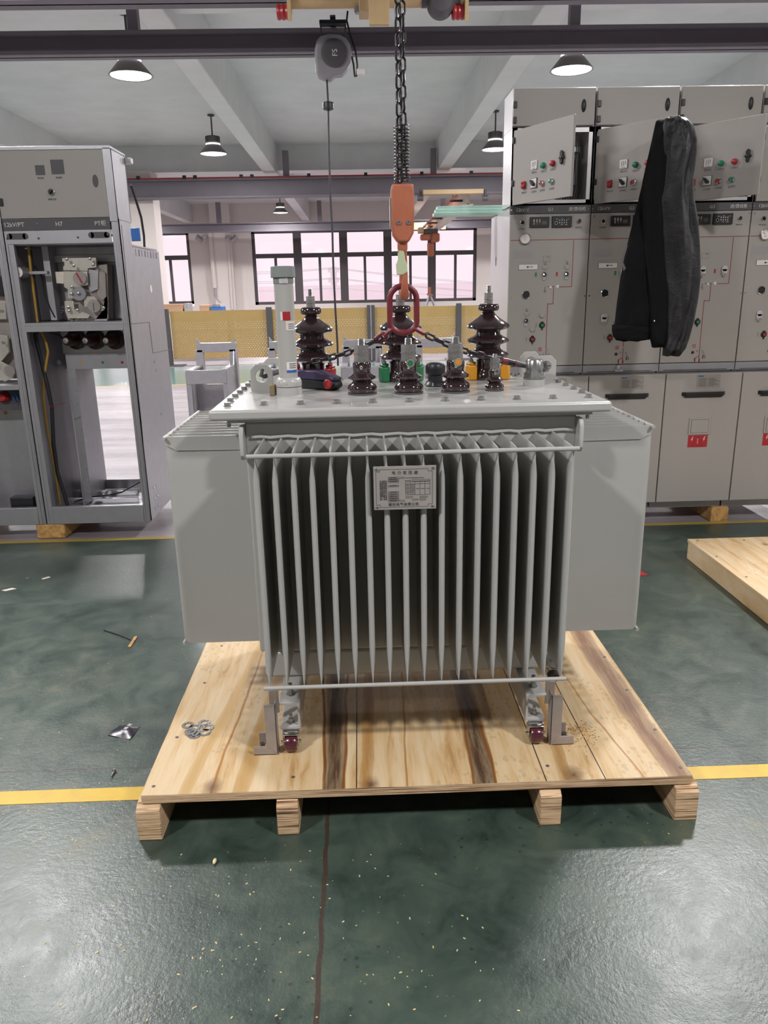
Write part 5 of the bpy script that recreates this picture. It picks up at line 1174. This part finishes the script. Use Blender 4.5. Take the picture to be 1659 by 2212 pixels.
p = A(111, 415); o = MB().lathe([(.019, 0), (.019, .006), (.014, .009)], (p.x, F, p.z), (0, -1, 0), 24).build('rotary_switch', 'chrome', ub); MB().cyl((p.x, F, p.z), (p.x, F-.012, p.z), .0135, n=20).box((-.004, -.022, -.013), (.004, -.01, .013), Matrix.Translation((p.x, F, p.z)) @ Matrix.Rotation(R(35), 4, 'Y')).build('switch_knob', 'black', o)
p = A(206, 391); MB().lathe([(1, 0), (1, .05), (0, .05)], (0, 0, 0), n=28).build('lock_hole', 'dark', ub, xf=Matrix.Translation((p.x, F, p.z)) @ Matrix.Rotation(R(90), 4, 'X') @ Matrix.Diagonal((.016, .034, .03, 1)))
a = A(0, 437); box('hinge', (XA+.001, F-.01, a.z-.02), (XA+.022, F, a.z+.02), 'black', ub, .002)
st = box('title_strip', (XA+.002, F-.006, 1.868), (XB-.045, F+.02, 1.932), 'dark', t, .001)
text('title', '12kV/PT', .034, 'inkw', st, facing((A(32, 491).x, F-.007, 1.90)), .0003); text('title', 'H7', .034, 'inkw', st, facing((A(129, 489).x, F-.007, 1.90)), .0003); text('title', 'PT柜', .032, 'inkw', st, facing((A(218, 486).x, F-.007, 1.90)), .0003)
for xx in (8, 82, 236): MB().lathe([(.004, 0), (.003, .002), (0, .002)], (A(xx, 490).x, F-.006, 1.905), (0, -1, 0), 10).build('screw', 'chrome', st)
sb = box('slotted_bar', (XA+.01, F-.004, 1.795), (XB-.045, F+.002, 1.868), 'steel', t, .001)
for xx in (38, 214):
    p = A(xx, 508 if xx < 100 else 504); MB().box((p.x-.045, F-.006, 1.838-.0165), (p.x+.045, F-.0035, 1.838+.0165)).cyl((p.x-.045, F-.006, 1.838), (p.x-.045, F-.0035, 1.838), .0165, n=20).cyl((p.x+.045, F-.006, 1.838), (p.x+.045, F-.0035, 1.838), .0165, n=20).build('slot', 'dark', sb, smooth=False)
for (xx, yy) in ((17, 516), (84, 515), (169, 513), (234, 511)): p = A(xx, yy); MB().cyl((p.x, F-.004, p.z), (p.x, F-.006, p.z), .006, n=12).build('screw', 'ink', sb)
# frame posts
for (xa_, xb_) in ((XA, XA+.045), (XB-.04, XB)):
    MB().box((xa_, F, .1), (xb_, F+.03, 1.93)).box((xa_+.012, F-.004, .1), (xa_+.016, F+.001, 1.79)).build('corner_post', 'steel', t, .002)
# side walls
MB().prism([(XB-.01, F, .1), (XB-.01, F, 1.925), (XB-.01, F+.24, 1.925), (XB-.01, F+.24, 1.785), (XB-.01, F+.88, 1.785), (XB-.01, F+.88, .45), (XB-.01, F+.80, .1)], (.01, 0, 0)).build('side_panel', 'steel', t, .001)
MB().prism([(XA, F, .1), (XA, F, 1.925), (XA, F+.24, 1.925), (XA, F+.24, 1.785), (XA, F+.88, 1.785), (XA, F+.88, .45), (XA, F+.80, .1)], (.01, 0, 0)).build('side_panel', 'steel', t, .001)
def sx(x, y): p = atx(x, y, XB); return (XB+.0005, p.y, p.z)
b = MB().tube([sx(283, 700), sx(322, 696), sx(330, 763), sx(368, 755)], .0018, 4); b.tube([sx(262, 486), sx(283, 700), sx(302, 880), sx(325, 1120)], .0016, 4); b.build('panel_seam', 'dark', t)
b = MB()
for q in ((334, 781), (337, 800), (348, 894), (332, 1053), (338, 1049), (334, 1076), (340, 1070), (336, 1097), (342, 1092)): p = Vector(sx(*q)); b.cyl(p, p+Vector((.003, 0, 0)), .009, n=14)
b.build('rivet', 'chrome', t); p = Vector(sx(326, 624)); MB().lathe([(.026, 0), (.026, .001), (0, .001)], p, (1, 0, 0), 24).build('hole_cover', 'cream', t)
b = MB()
for k in range(8): b.box((XB-.001, F+.30+.07*k, 1.735), (XB+.001, F+.30+.07*k+(.02 if k % 2 else .008), 1.775))
b.build('edge_slots', 'dark', t)
# mechanism compartment
MP = F+.30
box('mechanism_wall', (XA+.01, MP, 1.36), (XB-.01, MP+.004, 1.80), 'steel', t); box('upper_rail', (XA+.12, MP-.03, 1.70), (XB-.02, MP, 1.745), 'steel', t, .002); box('inner_channel', (XA+.13, MP-.12, 1.36), (XA+.17, MP, 1.80), 'steel', t, .002)
a = A(118, 700); box('shelf', (XA+.04, F-.002, 1.335), (XB-.03, MP, 1.352), 'steel', t, .001); box('shelf_lip', (XA+.045, F-.004, 1.30), (XB-.035, F, 1.335), 'steel', t, .001)
MY = MP-.12
MB().box((XA+.01, F+.02, 1.79), (XB-.01, F+.88, 1.80)).build('roof_panel', 'steel', t)
def mp(x, y, d=0): return A(x, y, MY-d)
def plate(pts, d, th, m='mech', name='plate', par=None, bev=.002):
    return MB().prism([mp(x, y, d) for x, y in pts], (0, th, 0)).build(name, m, par or mech, bev)
mech = MB().prism([mp(150, 580), mp(232, 570), mp(235, 690), mp(145, 692)], (0, .10, 0)).build('operating_mechanism', 'raw', t, .004)
plate([(134, 557), (207, 556), (208, 578), (190, 580), (190, 586), (136, 584), (136, 575), (139, 574), (138, 566), (134, 565)], .03, .02)
plate([(119, 587), (150, 587), (152, 614), (122, 612)], .035, .004, 'cream', 'data_plate')
plate([(138, 586), (188, 586), (190, 616), (168, 620), (166, 640), (160, 645), (146, 645), (146, 625), (138, 620)], .045, .012)
plate([(186, 580), (212, 585), (212, 625), (195, 632), (186, 610)], .02, .03, 'steel'); plate([(205, 572), (228, 590), (230, 640), (222, 650), (210, 640)], .01, .03, 'raw')
plate([(139, 650), (158, 650), (160, 668), (175, 672), (195, 680), (190, 688), (146, 688), (140, 672)], .05, .012)
plate([(180, 640), (204, 640), (226, 668), (222, 672), (206, 672), (200, 660), (182, 664)], .045, .012)
plate([(150, 688), (154, 694), (232, 693), (234, 640), (226, 640), (222, 670), (205, 690)], .0, .02, 'steel')
for (x, y, r_, m) in ((172, 601, 13, 'silver'), (170, 634, 14, 'reel'), (203, 661, 13, 'silver')):
    c = mp(x, y, .06); o = MB().cyl(c, c+Vector((0, .02, 0)), r_/1640*4.9, n=28).build('indicator_disc', m, mech, .001)
    if m == 'silver':
        cc = mp(x-1, y, .0615); b = MB(); w_ = .003
        if y < 620: b.prism([cc+Vector((-.022, 0, .034))*.8, cc+Vector((-.010, 0, .034))*1, cc+Vector((.022, 0, -.030))*.9, cc+Vector((.010, 0, -.034))*.9], (0, .001, 0)); b.build('red_stripe', 'labelred', o)
        else: b.box(cc+Vector((-.002, 0, -.03)), cc+Vector((.002, .001, .02))); b.build('black_stripe', 'ink', o)
for (x, y) in ((145, 560), (195, 559), (160, 574), (202, 572), (156, 620), (155, 635), (170, 634), (148, 664), (168, 670), (225, 665), (150, 672)):
    c = mp(x, y, .065); MB().lathe([(.009, 0), (.009, .008), (.004, .010), (0, .010)], c, (0, -1, 0), 10).build('mechanism_bolt', 'zinc', mech)
for (x, y) in ((136, 666), (160, 683), (170, 683), (182, 683)):
    c = mp(x, y, .03); MB().tube([c+Vector((.010*math.cos(k*.7), 0.010*math.sin(k*.7), -.002*k+.02)) for k in range(24)], .002, 5).build('mechanism_spring', 'zinc', mech)
c = A(38, 588, F+.02); o = MB().lathe([(.034, 0), (.036, .01), (.036, .08), (.03, .12), (0, .12)], c+Vector((0, .12, 0)), (0, -1, 0), 30).build('pressure_gauge', 'steel', t); MB().cyl(c, c+Vector((0, -.002, 0)), .030, n=28).build('gauge_face', 'gauge', o); MB().box(c+Vector((-.012, -.003, -.016)), c+Vector((.012, -.002, -.004))).build('gauge_mark', 'reel', o)
box('gauge_bracket', (c.x, F+.09, c.z-.012), (XA+.18, F+.13, c.z+.006), 'steel', t, .002)
# bushing row
BP = MP-.02
box('bushing_plate', (XA+.14, BP, 1.15), (XB-.01, BP+.006, 1.32), 'steel', t, .001)
for (xx, yy) in ((166, 733), (207, 733), (250, 733)):
    c = A(xx, yy, BP); o = MB().lathe([(.062, 0), (.062, .02), (.045, .03), (.036, .06), (.036, .10), (.028, .13), (.022, .135)], c, (-.15, -1, 0), 30).build('bushing', 'resin', t)
    d = Vector((-.15, -1, 0)).normalized(); MB().lathe([(.017, 0), (.017, .006), (.006, .007), (.006, .003), (0, .003)], c+d*.134, d, 20).build('contact', 'chrome', o)
for (xx, yy) in ((187, 714), (228, 713), (192, 745), (233, 744), (157, 748)):
    c = A(xx, yy, BP-.001); MB().hexa(c, .010, .012, (0, -1, 0)).build('plate_bolt', 'zinc', t)
# lower compartment: front portal, rear frame and see-through opening
OP = MP
bpl = box('lower_plate', (XA+.15, OP-.02, 1.05), (XB-.01, OP-.014, 1.15), 'steel', t, .001)
for (xx, m) in ((127, 'dark'), (175, 'yellowp'), (222, 'green'), (264, 'labelred')):
    c = A(xx, 783, OP-.02); MB().cyl(c, c+Vector((0, -.001, 0)), .016 if m == 'dark' else .009, n=18).build('phase_dot', m, bpl)
box('inner_stile', (XA+.15, OP-.02, .17), (XA+.20, OP-.014, 1.05), 'steel', t, .001)
RY_ = F+.80; ox0 = A(176, 800, RY_).x; 
box('rear_panel', (XA+.01, RY_, .13), (ox0-.05, RY_+.006, 1.78), 'steel', t); box('rear_stile', (ox0-.05, RY_-.05, .13), (ox0, RY_+.006, 1.2), 'steel', t, .001); box('rear_panel', (ox0-.05, RY_, 1.02), (XB-.01, RY_+.006, 1.78), 'steel', t)
box('rear_rail', (ox0-.05, RY_-.03, .13), (XB-.01, RY_, .20), 'steel', t, .002)
box('inner_side', (XA+.13, OP, .13), (XA+.136, RY_, 1.05), 'steel', t)
b = MB()
for k in range(9):
    z = .3+.085*k; b.cyl((ox0-.012, RY_-.051, z), (ox0-.012, RY_-.055, z), .005, n=8); b.cyl((XA+.19, OP-.021, z+.02), (XA+.19, OP-.025, z+.02), .005, n=8)
b.build('frame_rivet', 'chrome', t)
# tray and bottom rail
box('bottom_tray', (XA+.01, F+.03, .10), (XB-.01, F+.8, .125), 'steel', t); box('bottom_rail', (XA+.045, F-.004, .1), (XB-.04, F+.03, .212), 'steel', t, .002)
for (xa_, ya_, xb_, yb_) in ((150, 1078, 300, 1072), (170, 1062, 300, 1056)):
    p, q = atz(xa_, ya_, .16), atz(xb_, yb_, .16); MB().box((p.x, p.y, .125), (min(q.x, XB-.02), p.y+.03, .16)).build('tray_rail', 'chrome', t, .002)
p = atz(226, 1082, .13); MB().lathe([(.018, 0), (.018, .015), (.012, .017), (.013, .05), (.016, .053), (.016, .066), (.012, .07), (0, .07)], (p.x, p.y, .125), n=20).build('stand_off', 'chrome', t)
# cables
YC = F+.12
MB().tube([A(60, 520, YC), A(66, 580, YC), A(74, 640, YC), A(82, 705, YC), A(99, 738, YC), A(104, 760, YC), A(95, 815, YC), A(94, 860, YC), A(103, 930, YC), A(118, 1010, YC), A(130, 1090, YC)], .0078, 10).build('yellow_cable', 'cabley', t)
MB().tube([A(64, 540, YC+.02), A(72, 600, YC+.02), A(84, 690, YC+.02), A(76, 725, YC), A(88, 775, YC), A(102, 830, YC), A(112, 880, YC), A(116, 960, YC), A(124, 1020, YC), A(138, 1064, YC), A(146, 1092, YC)], .012, 10).build('black_cable_bundle', 'rubber', t)
MB().tube([A(75, 575, YC), A(92, 600, YC+.05), A(98, 640, YC+.05), A(108, 665, YC+.06), A(119, 686, YC+.06)], .005, 8).build('thin_black_cable', 'rubber', t)
MB().tube([A(106, 717, YC), A(130, 725, YC+.05), A(150, 747, YC+.1), A(158, 750, YC+.1)], .005, 8).build('thin_black_cable', 'rubber', t)
MB().tube([A(106, 870, YC), A(108, 880, YC-.02), A(118, 877, YC-.02), A(130, 874, YC-.02), A(140, 870, YC-.02)], .0025, 6).build('red_wire', 'redline', t)
q = [atz(160, 1085, .15), atz(186, 1075, .17), atz(230, 1070, .19), atz(262, 1064, .19), atz(308, 1038, .22)]
MB().tube(q, .005, 8).build('tray_cable', 'rubber', t); p = atz(192, 1076, .15); MB().lathe([(.012, -.02), (.016, 0), (.012, .02)], p, (1, 0, .2), 12).build('cable_terminal', 'red', t)
MB().tube([at(283, 400, 5.1), at(296, 440, 5.15), at(305, 470, 5.2), at(311, 510, 5.3), at(313, 560, 5.35)], .008, 8).build('rear_cable', 'rubber', t)
a, c = at(262, 342, 5.02), at(286, 354, 5.02); box('rear_terminal', (a.x, 5.0, c.z), (c.x, 5.04, a.z), 'white', t, .003); a, c = at(262, 353, 5.02), at(274, 390, 5.02); box('rear_bracket', (a.x-.02, 5.0, c.z), (c.x, 5.03, a.z), 'dark', t, .003)
tag(box('timber_block', (atz(83, 1163, 0).x, F, 0), (atz(143, 1163, 0).x, F+.72, .1), 'timber', bevel=.012), 'yellowish timber block under the left cabinets', 'timber')
a, c = at(283, 493, 5.9), at(305, 521, 5.9)
t2 = thing('blue_sign', 'small blue board half hidden behind the left cabinet', 'sign', (a.x, 5.9, 0)); box('board', (a.x, 5.88, c.z), (c.x, 5.90, a.z), 'blue', t2, .003); box('post', (a.x-.06, 5.9, 0), (a.x-.02, 5.93, a.z), 'steel', t2)
box('crossbar', (a.x-.06, 5.895, a.z-.06), (c.x-.02, 5.90, a.z-.03), 'steel', t2)
# neighbour at the photo's edge
t = thing('switchgear_cabinet', 'open galvanised switchgear cabinet cut off by the left photo edge', 'cabinet', (-2.4, F+.3, .1))
XC, XD = -2.72, XA-.006
for (xa_, xb_) in ((XC, XC+.045), (XD-.045, XD)): MB().box((xa_, F, .1), (xb_, F+.03, 2.3)).box((xa_+.02, F-.004, .1), (xa_+.024, F+.001, 2.3)).build('corner_post', 'steel', t, .002)
box('side_panel', (XC, F, .1), (XC+.01, F+.85, 1.93), 'steel', t); box('side_panel', (XD-.01, F, .1), (XD, F+.85, 1.93), 'steel', t)
box('instrument_panel', (XC+.045, F, 1.935), (XD-.05, F+.012, 2.295), 'cab', t, .001); box('top_panel', (XC, F, 2.29), (XD, F+.29, 2.31), 'steel', t); box('title_strip', (XC+.04, F-.006, 1.868), (XD-.045, F+.02, 1.932), 'dark', t)
box('back_panel', (XC, F+.5, .13), (XD, F+.506, 1.93), 'steel', t)
zs = A(20, 832).z; box('shelf', (XC+.04, F-.002, zs-.03), (XD-.04, F+.4, zs), 'steel', t, .001)
mech = box('operating_mechanism', (XC+.1, F+.2, zs+.03), (XD-.12, F+.3, zs+.58), 'raw', t, .004)
MY = F+.16
plate([(-40, 650), (12, 652), (14, 690), (-40, 690)], .0, .02); plate([(-40, 720), (16, 725), (20, 760), (4, 780), (-40, 782)], .02, .02)
plate([(-10, 775), (20, 790), (30, 815), (10, 825), (-12, 812)], .03, .01); plate([(-50, 560), (5, 600), (8, 640), (-40, 640)], .01, .02, 'black', 'breaker')
c = mp(20, 802, .04); MB().cyl(c, c+Vector((0, .015, 0)), .034, n=28).build('indicator_disc', 'silver', mech)
for (x, y) in ((5, 672), (8, 740), (-6, 790)): c = mp(x, y, .05); MB().lathe([(.01, 0), (.01, .01), (0, .011)], c, (0, -1, 0), 10).build('mechanism_bolt', 'zinc', mech)
c = A(10, 857, F+.12); MB().lathe([(.035, 0), (.033, .03), (.02, .045), (0, .046)], c, (0, -1, 0), 26).build('red_knob', 'red', t); box('knob_plate', (XC+.1, F+.12, zs-.17), (XD-.04, F+.13, zs-.035), 'dark', t)
b = MB()
for k in range(5): p = A(24+4*k, 853+6*(k % 2), F+.1); b.tube([p, p+Vector((.01, -.02, .02)), p+Vector((.015, -.01, -.03))], .003, 6)
b.build('blue_wires', 'blue', t)
box('lower_panel', (XC+.04, F+.25, .14), (XD-.02, F+.256, zs-.17), 'steel', t); c = A(12, 892, F+.25); MB().cyl(c, c+Vector((0, -.002, 0)), .012, n=16).build('phase_dot', 'yellowp', t)
box('bottom_rail', (XC+.045, F-.004, .1), (XD-.045, F+.03, .212), 'steel', t, .002); box('bottom_tray', (XC, F+.03, .1), (XD, F+.5, .12), 'steel', t)
a, c = A(26, 1072, F+.1), A(80, 1093, F+.1); box('fan', (a.x, F+.06, c.z-.02), (min(c.x, XD-.05), F+.14, a.z), 'black', t, .006)
tag(box('timber_block', (XC+.02, F, 0), (XC+.12, F+.7, .1), 'timber', bevel=.006), 'timber block under the far left cabinet outside the photo', 'timber')
